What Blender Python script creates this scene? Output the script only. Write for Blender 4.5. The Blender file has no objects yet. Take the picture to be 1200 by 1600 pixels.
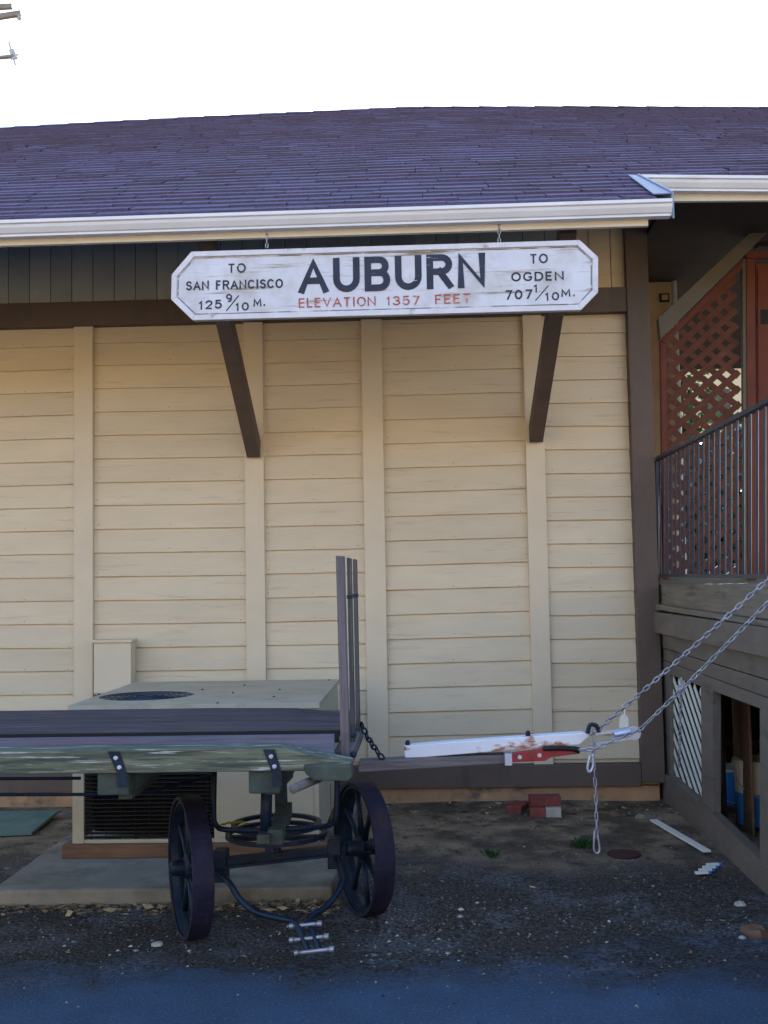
import bpy, math, random
from mathutils import Vector, Matrix
R = math.radians
S = bpy.context.scene
rnd = random.Random(7)

# ---------------- camera, world, sun, exposure ----------------
D, EYE, FPX = 7.6, 1.55, 1690.0
PITCH, ROLL, YAW = R(3.628), R(-1.006), R(-2.037)
CAM = Vector((0, -D, EYE))
FW = Vector((math.sin(YAW)*math.cos(PITCH), math.cos(YAW)*math.cos(PITCH), math.sin(PITCH)))
r0 = Vector((math.cos(YAW), -math.sin(YAW), 0)); u0 = r0.cross(FW)
RT = r0*math.cos(ROLL) + u0*math.sin(ROLL); UP = -r0*math.sin(ROLL) + u0*math.cos(ROLL)
cd = bpy.data.cameras.new('camera'); cam = bpy.data.objects.new('camera', cd)
S.collection.objects.link(cam); S.camera = cam
cam.matrix_world = Matrix(((RT.x, UP.x, -FW.x, CAM.x), (RT.y, UP.y, -FW.y, CAM.y), (RT.z, UP.z, -FW.z, CAM.z), (0, 0, 0, 1)))
cd.sensor_fit = 'VERTICAL'; cd.sensor_height = 36; cd.sensor_width = 27; cd.lens = 36*FPX/1600
cd.clip_start = 0.05; cd.clip_end = 3000

SUN_EL, SUN_AZ = R(24), R(8)      # azimuth measured from +Y (behind the building) towards +X
w = bpy.data.worlds.new('World'); S.world = w; w.use_nodes = True
wn = w.node_tree; bgn = wn.nodes['Background']
sky = wn.nodes.new('ShaderNodeTexSky'); sky.sky_type = 'NISHITA'; sky.sun_disc = False
sky.sun_elevation = SUN_EL; sky.sun_rotation = SUN_AZ; sky.altitude = 400; sky.air_density = 1.2; sky.dust_density = 1.0; sky.ozone_density = 2.0
wn.links.new(sky.outputs[0], bgn.inputs[0]); bgn.inputs[1].default_value = 0.15
sl = bpy.data.lights.new('sun', 'SUN'); sl.energy = 4.5; sl.angle = R(0.5); sl.color = (1, .94, .84)
so = bpy.data.objects.new('sun', sl); S.collection.objects.link(so)
sd = Vector((math.sin(SUN_AZ)*math.cos(SUN_EL), math.cos(SUN_AZ)*math.cos(SUN_EL), math.sin(SUN_EL)))
so.rotation_euler = sd.to_track_quat('Z', 'Y').to_euler(); so.location = (0, 0, 20)
S.view_settings.view_transform = 'Standard'; S.view_settings.look = 'None'; S.view_settings.gamma = 1
S.view_settings.exposure = 1.95

# ---------------- measuring helpers ----------------
def ray(px, py): return RT*((px-600)/FPX) + UP*((800-py)/FPX) + FW
def at(px, py, Y):
    d = ray(px, py); return CAM + d*((Y-CAM.y)/d.y)
def atX(px, py, X):
    d = ray(px, py); return CAM + d*((X-CAM.x)/d.x)
def atZ(px, py, Z):
    d = ray(px, py); return CAM + d*((Z-CAM.z)/d.z)
def lerp(a, b, t): return a + (b-a)*t

# ---------------- mesh building ----------------
class MB:
    def __init__(s): s.v = []; s.f = []; s.c = []; s.tone = 0.5
    def add(s, vs, fs):
        n = len(s.v); s.v += [Vector(v) for v in vs]
        for f in fs: s.f.append([n+i for i in f]); s.c.append(s.tone)
        return s
    def hexa(s, p):   # p: 4 bottom/front ccw, 4 top/back
        return s.add(p, [(0,3,2,1),(4,5,6,7),(0,1,5,4),(1,2,6,5),(2,3,7,6),(3,0,4,7)])
    def box(s, a, b):
        (x0,y0,z0),(x1,y1,z1) = a, b
        return s.hexa([(x0,y0,z0),(x1,y0,z0),(x1,y1,z0),(x0,y1,z0),(x0,y0,z1),(x1,y0,z1),(x1,y1,z1),(x0,y1,z1)])
    def beam(s, p0, p1, w_, h_, up=(0,0,1)):
        p0 = Vector(p0); p1 = Vector(p1); d = (p1-p0).normalized(); sd_ = d.cross(Vector(up)).normalized(); u = sd_.cross(d)
        q = []
        for p in (p0, p1):
            for a, b in ((-1,-1),(1,-1),(1,1),(-1,1)): q.append(p + sd_*(a*w_/2) + u*(b*h_/2))
        return s.hexa(q)
    def prism(s, pts, off):   # polygon extruded by vector
        n = len(pts); off = Vector(off); vs = [Vector(p) for p in pts] + [Vector(p)+off for p in pts]
        fs = [tuple(range(n))[::-1], tuple(range(n, 2*n))] + [(i, (i+1)%n, (i+1)%n+n, i+n) for i in range(n)]
        return s.add(vs, fs)
    def tube(s, pts, r, n=8, closed=False):
        pts = [Vector(p) for p in pts]; m = len(pts); vs = []; fs = []
        rr = r if isinstance(r, (list, tuple)) else [r]*m
        prev = None
        for i, p in enumerate(pts):
            a = pts[(i-1)%m] if (i > 0 or closed) else p; b = pts[(i+1)%m] if (i < m-1 or closed) else p
            t = (b-a).normalized()
            if prev is None:
                x = t.cross(Vector((0,0,1)));
                if x.length < .1: x = t.cross(Vector((1,0,0)))
            else: x = prev - t*prev.dot(t)
            x.normalize(); prev = x; y = t.cross(x)
            for k in range(n):
                an = 2*math.pi*k/n; vs.append(p + x*(rr[i]*math.cos(an)) + y*(rr[i]*math.sin(an)))
        for i in range(m if closed else m-1):
            j = (i+1) % m
            for k in range(n): fs.append((i*n+k, i*n+(k+1)%n, j*n+(k+1)%n, j*n+k))
        if not closed: fs += [tuple(range(n))[::-1], tuple(range((m-1)*n, m*n))]
        return s.add(vs, fs)
    def lathe(s, prof, c, ax=(0,0,1), n=32, cap=True):   # prof: (r, h) along axis
        c = Vector(c); ax = Vector(ax).normalized(); x = ax.cross(Vector((0,0,1)))
        if x.length < .1: x = Vector((1,0,0))
        x.normalize(); y = ax.cross(x); vs = []; fs = []
        for r_, h_ in prof:
            for k in range(n):
                an = 2*math.pi*k/n; vs.append(c + ax*h_ + x*(r_*math.cos(an)) + y*(r_*math.sin(an)))
        for i in range(len(prof)-1):
            for k in range(n): fs.append((i*n+k, i*n+(k+1)%n, (i+1)*n+(k+1)%n, (i+1)*n+k))
        if cap: fs += [tuple(range(n))[::-1], tuple(range((len(prof)-1)*n, len(prof)*n))]
        return s.add(vs, fs)
    def build(s, name, mat, parent=None, smooth=False, bevel=0):
        off = Vector((0,0,0)); q = parent
        while q is not None: off += q.location; q = q.parent
        if parent is None and s.v:
            xs = [v.x for v in s.v]; ys = [v.y for v in s.v]
            off = Vector(((min(xs)+max(xs))/2, (min(ys)+max(ys))/2, min(v.z for v in s.v)))
        me = bpy.data.meshes.new(name); me.from_pydata([tuple(v-off) for v in s.v], [], s.f); me.update()
        ca = me.color_attributes.new('tone', 'FLOAT_COLOR', 'CORNER')
        li = 0
        for p, c in zip(me.polygons, s.c):
            p.use_smooth = smooth
            for k in range(len(p.vertices)): ca.data[p.loop_start+k].color = (c, c, c, 1)
        me.materials.append(mat)
        o = bpy.data.objects.new(name, me); S.collection.objects.link(o)
        if parent is not None: o.parent = parent
        else: o.location = off
        if bevel:
            b = o.modifiers.new('b', 'BEVEL'); b.width = bevel; b.segments = 2; b.limit_method = 'ANGLE'; b.angle_limit = R(40)
        return o
def tag(o, label=None, cat=None, group=None, kind=None):
    if label: o['label'] = label
    if cat: o['category'] = cat
    if group: o['group'] = group
    if kind: o['kind'] = kind
    return o
def thing(name, loc, label, cat, group=None):
    o = bpy.data.objects.new(name, None); S.collection.objects.link(o); o.location = loc; o.empty_display_size = .1
    return tag(o, label, cat, group)

# ---------------- materials ----------------
def mat(name, base, rough=.8, metal=0, vary=.25, scale=6, stretch=(1,1,1), bump=.15, bscale=60, col2=None, thr=(.45,.62), c2scale=3, tonew=0, streak=None, spec=.3):
    """base colour varied by noise; col2 = patches of second colour; tone attribute gives per-face variation"""
    m = bpy.data.materials.new(name); m.use_nodes = True; nt = m.node_tree; N = nt.nodes; L = nt.links
    bs = N['Principled BSDF']; bs.inputs['Roughness'].default_value = rough; bs.inputs['Metallic'].default_value = metal
    bs.inputs['Specular IOR Level'].default_value = spec
    tc = N.new('ShaderNodeTexCoord'); mp = N.new('ShaderNodeMapping'); mp.inputs['Scale'].default_value = stretch; L.new(tc.outputs['Object'], mp.inputs[0])
    def noise(sc, det=6, ro=.6, src=mp):
        n = N.new('ShaderNodeTexNoise'); n.inputs['Scale'].default_value = sc; n.inputs['Detail'].default_value = det; n.inputs['Roughness'].default_value = ro
        L.new(src.outputs[0], n.inputs[0]); return n
    def ramp(src, a, b):
        r_ = N.new('ShaderNodeMapRange'); r_.inputs[1].default_value = a; r_.inputs[2].default_value = b; L.new(src, r_.inputs[0]); return r_.outputs[0]
    def mix(f, a, b, t='MIX'):
        x = N.new('ShaderNodeMix'); x.data_type = 'RGBA'; x.blend_type = t
        if isinstance(f, float): x.inputs[0].default_value = f
        else: L.new(f, x.inputs[0])
        for i, q in ((6, a), (7, b)):
            if isinstance(q, tuple): x.inputs[i].default_value = (*q, 1)
            else: L.new(q, x.inputs[i])
        return x.outputs[2]
    n1 = noise(scale)
    lo = tuple(c*(1-vary) for c in base); hi = tuple(min(1, c*(1+vary)) for c in base)
    col = mix(ramp(n1.outputs['Fac'], .3, .7), lo, hi)
    if col2: col = mix(ramp(noise(c2scale, 8, .65).outputs['Fac'], *thr), col, col2)
    if streak:   # fine streak noise (colour, scale vector, lo, hi)
        m2 = N.new('ShaderNodeMapping'); m2.inputs['Scale'].default_value = streak[1]; L.new(tc.outputs['Object'], m2.inputs[0])
        col = mix(ramp(noise(1, 5, .6, m2).outputs['Fac'], streak[2], streak[3]), col, streak[0])
    if tonew:
        at_ = N.new('ShaderNodeAttribute'); at_.attribute_name = 'tone'
        r_ = N.new('ShaderNodeMapRange'); r_.inputs[3].default_value = 1-tonew; r_.inputs[4].default_value = 1+tonew; L.new(at_.outputs['Fac'], r_.inputs[0])
        cc = N.new('ShaderNodeVectorMath'); cc.operation = 'SCALE'; L.new(col, cc.inputs[0]); L.new(r_.outputs[0], cc.inputs['Scale']); col = cc.outputs[0]
    L.new(col, bs.inputs['Base Color'])
    if bump:
        bp = N.new('ShaderNodeBump'); bp.inputs['Strength'].default_value = bump; bp.inputs['Distance'].default_value = .01
        L.new(noise(bscale, 4).outputs['Fac'], bp.inputs['Height']); L.new(bp.outputs[0], bs.inputs['Normal'])
    m['x'] = 1
    return m
M = {}
CREAM = (.62, .515, .38)
M['cream'] = mat('cream_paint', CREAM, .6, vary=.06, scale=2, stretch=(1,1,4), bump=.12, bscale=25, tonew=.05, streak=((.42,.34,.24), (2.5,1,34), .58, .82))
M['cream_trim'] = mat('cream_trim', (.635,.53,.40), .55, vary=.05, scale=3, bump=.06, bscale=20, streak=((.36,.3,.21), (25,25,2), .66, .9))
M['brown'] = mat('brown_paint', (.115,.082,.07), .6, vary=.12, scale=3, bump=.1, bscale=30, streak=((.07,.06,.055), (6,6,1.5), .5, .8))
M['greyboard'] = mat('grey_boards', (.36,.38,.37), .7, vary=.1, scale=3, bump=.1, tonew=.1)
M['gutter'] = mat('gutter_white', (.70,.72,.80), .4, vary=.05, scale=5, bump=.02, streak=((.5,.5,.48), (2,12,12), .6, .9))
M['fascia'] = mat('fascia_cream', (.62,.58,.50), .55, vary=.05, scale=4, bump=.05)
M['shingle'] = mat('shingles', (.118,.10,.185), .9, vary=.2, scale=40, bump=.5, bscale=180, tonew=.15, col2=(.10,.085,.135), thr=(.45,.7), c2scale=1.3)
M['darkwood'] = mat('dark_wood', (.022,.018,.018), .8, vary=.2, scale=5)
M['interior'] = mat('interior', (.10,.08,.065), .9, vary=.3)
M['found'] = mat('foundation', (.42,.25,.14), .9, vary=.2, scale=4, bump=.3, bscale=40, col2=(.16,.12,.09), thr=(.5,.66), c2scale=5)
M['dirt'] = mat('dirt', (.25,.185,.13), .95, vary=.4, scale=5, bump=1.0, bscale=45, col2=(.095,.07,.05), thr=(.44,.56), c2scale=2.2, streak=((.05,.042,.036), (9,9,9), .58, .66))
def ybands(m, col, lo, hi, amp, nsc, extra=None):
    # a second soil / debris colour lying in a strip of ground (world Y from lo to hi, edge broken by noise)
    nt = m.node_tree; N = nt.nodes; L = nt.links; bs = N['Principled BSDF']; src = bs.inputs['Base Color'].links[0].from_socket
    ge = N.new('ShaderNodeNewGeometry'); sp = N.new('ShaderNodeSeparateXYZ'); L.new(ge.outputs['Position'], sp.inputs[0])
    n = N.new('ShaderNodeTexNoise'); n.inputs['Scale'].default_value = nsc; n.inputs['Detail'].default_value = 9; n.inputs['Roughness'].default_value = .7; L.new(ge.outputs['Position'], n.inputs[0])
    a_ = N.new('ShaderNodeMath'); a_.operation = 'MULTIPLY_ADD'; a_.inputs[1].default_value = amp; L.new(n.outputs['Fac'], a_.inputs[0]); L.new(sp.outputs['Y'], a_.inputs[2])
    r_ = N.new('ShaderNodeMapRange'); r_.inputs[1].default_value = lo+amp/2; r_.inputs[2].default_value = hi+amp/2; L.new(a_.outputs[0], r_.inputs[0])
    x = N.new('ShaderNodeMix'); x.data_type = 'RGBA'; L.new(r_.outputs[0], x.inputs[0]); L.new(src, x.inputs[6 if extra else 7]); 
    n2 = N.new('ShaderNodeTexNoise'); n2.inputs['Scale'].default_value = 60; n2.inputs['Detail'].default_value = 5; L.new(ge.outputs['Position'], n2.inputs[0])
    y = N.new('ShaderNodeMix'); y.data_type = 'RGBA'; r2 = N.new('ShaderNodeMapRange'); r2.inputs[1].default_value = .35; r2.inputs[2].default_value = .65; L.new(n2.outputs['Fac'], r2.inputs[0]); L.new(r2.outputs[0], y.inputs[0])
    n3 = N.new('ShaderNodeTexNoise'); n3.inputs['Scale'].default_value = 2.3; n3.inputs['Detail'].default_value = 8; n3.inputs['Roughness'].default_value = .7; L.new(ge.outputs['Position'], n3.inputs[0])
    r3 = N.new('ShaderNodeMapRange'); r3.inputs[1].default_value = .50; r3.inputs[2].default_value = .57; L.new(n3.outputs['Fac'], r3.inputs[0])
    z = N.new('ShaderNodeMix'); z.data_type = 'RGBA'; z.blend_type = 'MULTIPLY'; L.new(r3.outputs[0], z.inputs[0]); L.new(y.outputs[2], z.inputs[6]); z.inputs[7].default_value = (1.6, 1.8, 2.15, 1) ; z.clamp_result = False
    y.inputs[6].default_value = (*[c*.35 for c in col], 1); y.inputs[7].default_value = (*[min(1, c*2.1) for c in col], 1)
    L.new(z.outputs[2], x.inputs[7 if extra else 6]); L.new(x.outputs[2], bs.inputs['Base Color'])
ybands(M['dirt'], (.042,.036,.033), -1.95, -1.2, 1.3, 1.6)
M['concrete'] = mat('concrete', (.25,.225,.19), .9, vary=.2, scale=3, bump=.35, bscale=60, col2=(.13,.115,.09), thr=(.45,.65), c2scale=2.5)
M['black_iron'] = mat('black_iron', (.008,.018,.040), .5, .2, vary=.4, scale=15, bump=.2, col2=(.03,.035,.045), thr=(.55,.75), c2scale=12)
M['tyre'] = mat('iron_tyre', (.015,.014,.036), .7, .1, vary=.45, scale=10, bump=.4, col2=(.038,.024,.03), thr=(.54,.7), c2scale=8)
M['graywood'] = mat('weathered_wood', (.165,.145,.15), .85, vary=.3, scale=3, stretch=(.6,6,14), bump=.5, bscale=14, streak=((.055,.05,.06), (1.5,30,55), .55, .72))
M['stakewood'] = mat('weathered_stake', (.155,.13,.145), .85, vary=.3, scale=3, stretch=(10,10,.7), bump=.5, bscale=14, streak=((.05,.045,.05), (60,60,2), .52, .7))
M['stakedark'] = mat('dark_stake', (.085,.08,.08), .85, vary=.35, scale=3, stretch=(10,10,.7), bump=.5, bscale=14, streak=((.20,.19,.15), (50,50,2), .56, .72))
M['deckplank'] = mat('dark_plank', (.070,.055,.066), .8, vary=.3, scale=3, stretch=(.6,9,9), bump=.4, bscale=14, col2=(.045,.038,.048), thr=(.5,.6), c2scale=2.5, streak=((.17,.15,.15), (2.5,55,55), .58, .70))
M['greenwood'] = mat('green_weathered_wood', (.145,.155,.11), .85, vary=.3, scale=4, stretch=(.5,8,10), bump=.6, bscale=16, col2=(.06,.075,.06), thr=(.46,.58), c2scale=6, streak=((.42,.44,.42), (4,40,75), .56, .64))
M['bluewood'] = mat('blue_grey_wood', (.13,.15,.22), .8, vary=.25, scale=3, stretch=(.6,8,8), bump=.4, bscale=14, col2=(.125,.115,.165), thr=(.45,.6), c2scale=2, streak=((.05,.05,.07), (1.5,40,40), .55, .75))
M['greenwood2'] = mat('grey_green_block', (.055,.07,.06), .8, vary=.3, scale=10, bump=.4)
M['sign'] = mat('sign_white', (.60,.62,.72), .6, vary=.07, scale=3, bump=.12, bscale=20, col2=(.42,.41,.40), thr=(.48,.75), c2scale=3.5, streak=((.26,.21,.16), (1.8,8,26), .565, .66))
M['signtrim'] = mat('sign_trim', (.62,.62,.70), .6, vary=.1, scale=8, bump=.1, col2=(.2,.17,.14), thr=(.62,.72), c2scale=10)
M['ink'] = mat('ink_blue_black', (.025,.03,.06), .6, vary=.3, scale=8, bump=0, streak=((.40,.42,.5), (9,20,70), .64, .72))
M['inkred'] = mat('ink_red', (.38,.08,.07), .6, vary=.3, scale=8, bump=0, streak=((.6,.57,.58), (12,20,70), .56, .66))
M['line'] = mat('ink_line', (.12,.12,.14), .6, vary=.3, scale=8, bump=0, streak=((.6,.6,.62), (6,20,30), .5, .6))
M['steel'] = mat('galvanised', (.50,.54,.68), .35, .45, vary=.15, scale=20, bump=.05)
M['chainsteel'] = mat('chain_steel', (.36,.37,.44), .42, .6, vary=.3, scale=30, bump=.05)
M['white_rust'] = mat('white_rusty', (.76,.76,.84), .5, vary=.05, scale=6, bump=.1, col2=(.36,.15,.08), thr=(.55,.62), c2scale=9, stretch=(.6,1,1.5))
M['redpaint'] = mat('red_paint', (.30,.03,.035), .5, vary=.3, scale=20, bump=.15, col2=(.15,.06,.05), thr=(.52,.62), c2scale=15)
M['acbeige'] = mat('cabinet_beige', (.46,.43,.34), .5, vary=.05, scale=3, bump=.03, col2=(.38,.35,.27), thr=(.5,.8), c2scale=4)
M['actop'] = mat('cabinet_top', (.44,.39,.30), .55, vary=.12, scale=3, bump=.05, col2=(.30,.28,.24), thr=(.5,.75), c2scale=5)
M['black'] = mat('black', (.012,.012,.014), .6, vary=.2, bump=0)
M['redwood'] = mat('red_stained_wood', (.13,.034,.022), .7, vary=.2, scale=5, bump=.15, tonew=.1)
M['latticewood'] = mat('lattice_stain', (.105,.036,.022), .75, vary=.25, scale=8, bump=.15)
M['olive'] = mat('olive_brown_trim', (.115,.097,.075), .65, vary=.15, scale=4)
M['deckpaint'] = mat('deck_brown_paint', (.155,.13,.115), .65, vary=.15, scale=4, stretch=(3,1,3), bump=.25, bscale=20, streak=((.08,.07,.06), (3,3,14), .58, .75))
M['deckraw'] = mat('deck_raw_wood', (.20,.17,.14), .8, vary=.25, scale=4, stretch=(3,.6,8), bump=.35, bscale=20, streak=((.09,.075,.06), (3,2,25), .55, .72))
M['whiteplastic'] = mat('white_plastic', (.78,.78,.74), .45, vary=.04, bump=.02)
M['railmetal'] = mat('rail_metal', (.045,.06,.10), .4, .5, vary=.2, bump=.05)
M['blueb'] = mat('bucket_blue', (.04,.22,.6), .35, vary=.1, bump=.02)
M['brick'] = mat('brick_red', (.22,.06,.05), .85, vary=.25, scale=12, bump=.5, tonew=.2)
M['rustpipe'] = mat('rust_pipe', (.12,.045,.03), .8, vary=.3, scale=12, bump=.2)
M['fan'] = mat('fan_blue', (.05,.08,.14), .6, vary=.2)
M['flash'] = mat('flashing', (.20,.24,.34), .5, vary=.1)
M['nail'] = mat('nail_head', (.22,.17,.12), .7, vary=.4, scale=30, bump=0)
M['teal'] = mat('teal_lid', (.10,.165,.15), .7, vary=.2, scale=6, bump=.2)
M['sleeper'] = mat('sleeper_wood', (.17,.10,.065), .85, vary=.25, scale=4, stretch=(1,8,8), bump=.3)
M['leaf'] = mat('dry_leaf', (.32,.23,.13), .8, vary=.4, scale=20, bump=.1, tonew=.6)
M['pebble'] = mat('pebble', (.13,.125,.12), .85, vary=.4, scale=30, bump=.3, tonew=.85)
M['weed'] = mat('weed_green', (.03,.085,.025), .7, vary=.3, bump=0, tonew=.3)
M['foliage'] = mat('foliage', (.06,.10,.03), .7, vary=.35, scale=3, bump=0, tonew=.5)
M['bark'] = mat('bark', (.10,.075,.055), .9, vary=.3, scale=6, bump=.5)
M['maroon'] = mat('maroon_cap', (.045,.010,.016), .6, vary=.2, bump=.1)
M['farwall'] = mat('tan_wall', (.42,.33,.24), .8, vary=.1)
M['polewood'] = mat('pole_wood', (.20,.17,.15), .85, vary=.2, scale=5)
M['ceramic'] = mat('ceramic', (.35,.35,.40), .3, vary=.1, bump=0)
M['chips'] = mat('pale_chips', (.30,.29,.27), .85, vary=.3, scale=14, bump=.3, tonew=.8)
M['stone'] = mat('pale_stone', (.42,.40,.36), .85, vary=.2, scale=14, bump=.4)
# asphalt with debris thinning out at its edge
def asphalt():
    m = mat('asphalt', (.042,.078,.140), .85, vary=.2, scale=3, bump=1.0, bscale=130, col2=(.032,.055,.10), thr=(.48,.72), c2scale=1.1, streak=((.10,.15,.22), (75,75,75), .53, .72))
    nt = m.node_tree; N = nt.nodes; L = nt.links; bs = N['Principled BSDF']
    src = bs.inputs['Base Color'].links[0].from_socket
    tc = N.new('ShaderNodeTexCoord'); v = N.new('ShaderNodeTexVoronoi'); v.inputs['Scale'].default_value = 70; L.new(tc.outputs['Object'], v.inputs[0])
    r_ = N.new('ShaderNodeMapRange'); r_.inputs[1].default_value = .12; r_.inputs[2].default_value = .05; L.new(v.outputs['Distance'], r_.inputs[0])
    c = N.new('ShaderNodeMath'); c.operation = 'GREATER_THAN'; c.inputs[1].default_value = .72
    sx = N.new('ShaderNodeSeparateColor'); L.new(v.outputs['Color'], sx.inputs[0]); L.new(sx.outputs[0], c.inputs[0])
    mu = N.new('ShaderNodeMath'); mu.operation = 'MULTIPLY'; L.new(r_.outputs[0], mu.inputs[0]); L.new(c.outputs[0], mu.inputs[1])
    x = N.new('ShaderNodeMix'); x.data_type = 'RGBA'; L.new(mu.outputs[0], x.inputs[0]); L.new(src, x.inputs[6]); x.inputs[7].default_value = (.22,.24,.28,1)
    L.new(x.outputs[2], bs.inputs['Base Color'])
    return m
M['asphalt'] = asphalt()
ybands(M['asphalt'], (.034,.034,.038), -3.45, -3.1, 1.3, 2.6, True)
M['bounce_hill_grass'] = mat('bounce_hill_grass', (.44,.31,.15), .9, vary=.2, scale=.5, bump=0)

# ---------------- ground ----------------
def gz(x, y):
    n = math.sin(x*3.1+y*1.7)*.5 + math.sin(x*7.3-y*5.1+1)*.3 + math.sin(x*1.3+2.1*y+.5)*.6
    k = max(0, min(1, (y+2.9)/.5)) * max(0, min(1, (.6-y)/.5)) * (1 if -9 < x < 3 else 0)
    return k*(.008*n + .01)
g = MB()
def axis(a, b, n, far):
    return [-far, -far/4, a-10] + [a+(b-a)*i/n for i in range(n+1)] + [b+10, far/4, far]
xs = axis(-6, 4, 130, 600); ys = axis(-4, .6, 80, 600)
g.v = [Vector((x, y, gz(x, y))) for y in ys for x in xs]
nx = len(xs)
for j in range(len(ys)-1):
    for i in range(nx-1): g.f.append([j*nx+i, j*nx+i+1, (j+1)*nx+i+1, (j+1)*nx+i]); g.c.append(.5)
tag(g.build('ground', M['dirt'], smooth=True), 'bare brown dirt ground along the foot of the depot wall', 'ground', kind='structure')
# asphalt sheet with a ragged edge
edge = []
epx = [(-700, 1492), (0, 1500), (200, 1503), (420, 1512), (620, 1500), (820, 1488), (1000, 1466), (1200, 1452), (1500, 1440), (2100, 1430)]
for (a, b) in zip(epx, epx[1:]):
    n = 14
    for k in range(n):
        t = k/n; p = atZ(a[0]+(b[0]-a[0])*t, a[1]+(b[1]-a[1])*t, .006)
        p.y += .03*math.sin(p.x*9)+.02*math.sin(p.x*23+1)+rnd.uniform(-.015, .015); edge.append(p)
a = MB(); n = len(edge)
a.v = [Vector((p.x, p.y, .008)) for p in edge] + [Vector((p.x*(1 if abs(p.x) < 3 else 1), -9, .008)) for p in edge] + [Vector((p.x*20, -12.6, .008)) for p in edge]
for r_ in range(2):
    for i in range(n-1): a.f.append([r_*n+i, (r_+1)*n+i, (r_+1)*n+i+1, r_*n+i+1]); a.c.append(.5)
tag(a.build('road', M['asphalt']), 'blue grey asphalt lane in the foreground', 'road', kind='structure')

# unseen hillside added to bounce warm light under the eave
hl = MB(); hx = [-300, -120, -60, -30, -10, 10, 30, 60, 120, 300]; hy = [(-13, 0), (-16, .6), (-24, 3.2), (-36, 8), (-55, 15), (-90, 24), (-160, 32)]
for y_, z_ in hy:
    for x_ in hx: hl.v.append(Vector((x_, y_, -.05+z_*(1+.12*math.sin(x_*.05+y_*.03)))))
for j in range(len(hy)-1):
    for i in range(len(hx)-1): hl.f.append([j*len(hx)+i, (j+1)*len(hx)+i, (j+1)*len(hx)+i+1, j*len(hx)+i+1][::-1]); hl.c.append(.5)
tag(hl.build('bounce_hill', M['bounce_hill_grass'], smooth=True), 'added golden hillside behind the viewer bouncing warm light onto the depot', 'bounce_hill', kind='structure')

# ---------------- depot building ----------------
X0 = at(1020, 700, 0).x                  # right corner of the depot
XL = -7.0
depot = thing('depot_building', (0, 0, 0), 'cream clapboard railway depot with brown trim and purple shingle roof', 'building')
# core behind the siding, side and back walls
b = MB(); b.box((XL, .06, .0), (X0-.02, .16, 4.25)); b.box((X0-.12, .16, 0), (X0-.02, 5.2, 4.25)); b.box((XL, .16, 0), (XL+.1, 5.2, 4.25)); b.box((XL, 5.2, 0), (X0-.02, 5.3, 4.6))
b.build('wall', M['cream'], depot)
# siding panels: pixel heights of the board joints at each panel's two edges
PAN = [
 (-260, 115, [(553,540.4),(588.5,576.3),(624.6,612.3),(660,648),(695,684.8),(731,721.3),(768,757),(802,793.5),(837,830),(873,866.5),(909,903.3),(945,940),(981,976.5),(1018,1014),(1055,1050.4),(1092,1087),(1129,1124),(1166,1161)]),
 (146, 383, [(535.8,532.6),(570.6,567.3),(607,603.8),(644,640),(680.6,677.5),(717.5,714),(754.6,751),(790.8,787.5),(828,825),(865,862.3),(902.5,899.8),(940,937.3),(977,974),(1014.5,1011),(1051.5,1048),(1088.5,1085),(1125.5,1122),(1163,1159)]),
 (412, 568, [(531.7,527.9),(567.5,562.9),(603.1,599),(639.6,635.2),(676,673.3),(712.9,709.2),(750,746.7),(787.5,783.8),(823.8,820.6),(861.3,858),(898.3,895),(935.8,932),(973.8,970),(1010.2,1007.5),(1046.7,1044.2),(1083.5,1081),(1120,1117.6),(1157,1154.5)]),
 (600, 820, [(505.6,499.8),(543.5,537.3),(581,574.8),(618.8,612.3),(656.7,650.4),(694,688),(732.3,726.3),(770.6,763.8),(808,801.9),(846.7,840.4),(885.6,879),(924,917.5),(963,956),(1001.5,994.6),(1040,1033.5),(1078,1071.7),(1116,1110),(1154,1148)]),
 (854, 992, [(519.8,519),(556.7,555.4),(593.5,592),(629.6,628.5),(665.4,665.8),(702.9,701.9),(740.4,739.4),(777.3,776.3),(813.8,812.7),(850.8,849.8),(887.7,886.9),(925.8,924.2),(963.3,961.9),(1000.8,999),(1038,1036.8),(1075.6,1074),(1114,1112.5),(1151,1149.5)]),
]
def wx(px): return at(px, 830, 0).x
zbase = at(600, 1205, 0).z
for pl, pr, hs in PAN:
    sd_ = MB(); xa, xb = wx(pl)-.06, wx(pr)+.06
    joints = [(at(pl, l, 0).z, at(pr, r_, 0).z) for l, r_ in hs]
    st = (joints[0][0]-joints[-1][0])/(len(joints)-1)
    joints = [(joints[0][0]+st, joints[0][1]+st)] + joints + [(joints[-1][0]-st, joints[-1][1]-st)]
    for (ta, tb), (ba, bb) in zip(joints, joints[1:]):
        sd_.tone = rnd.random(); n = 10; jog = [rnd.uniform(-.0015, .0015) for _ in range(n+1)]
        for k in range(n):
            x1, x2 = lerp(xa, xb, k/n), lerp(xa, xb, (k+1)/n)
            def zz(t, q): return lerp(t, q, 0)
            zt1, zt2 = lerp(ta, tb, k/n), lerp(ta, tb, (k+1)/n); zb1, zb2 = lerp(ba, bb, k/n)+jog[k], lerp(ba, bb, (k+1)/n)+jog[k+1]
            g1 = .0075
            # tapered clapboard: thick at the bottom, thin at the top tucked under the next one
            sd_.add([(x1, .036, zb1+g1), (x2, .036, zb2+g1), (x2, .050, zt2), (x1, .050, zt1), (x1, .060, zb1+g1), (x2, .060, zb2+g1)],
                    [(0,1,2,3), (0,4,5,1)])
            sd_.add([(x1, .052, zb1), (x2, .052, zb2), (x2, .052, zb2+g1), (x1, .052, zb1+g1)], [(0,1,2,3)])
    sd_.build('siding_panel', M['cream'], depot)
nh = MB()
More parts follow.
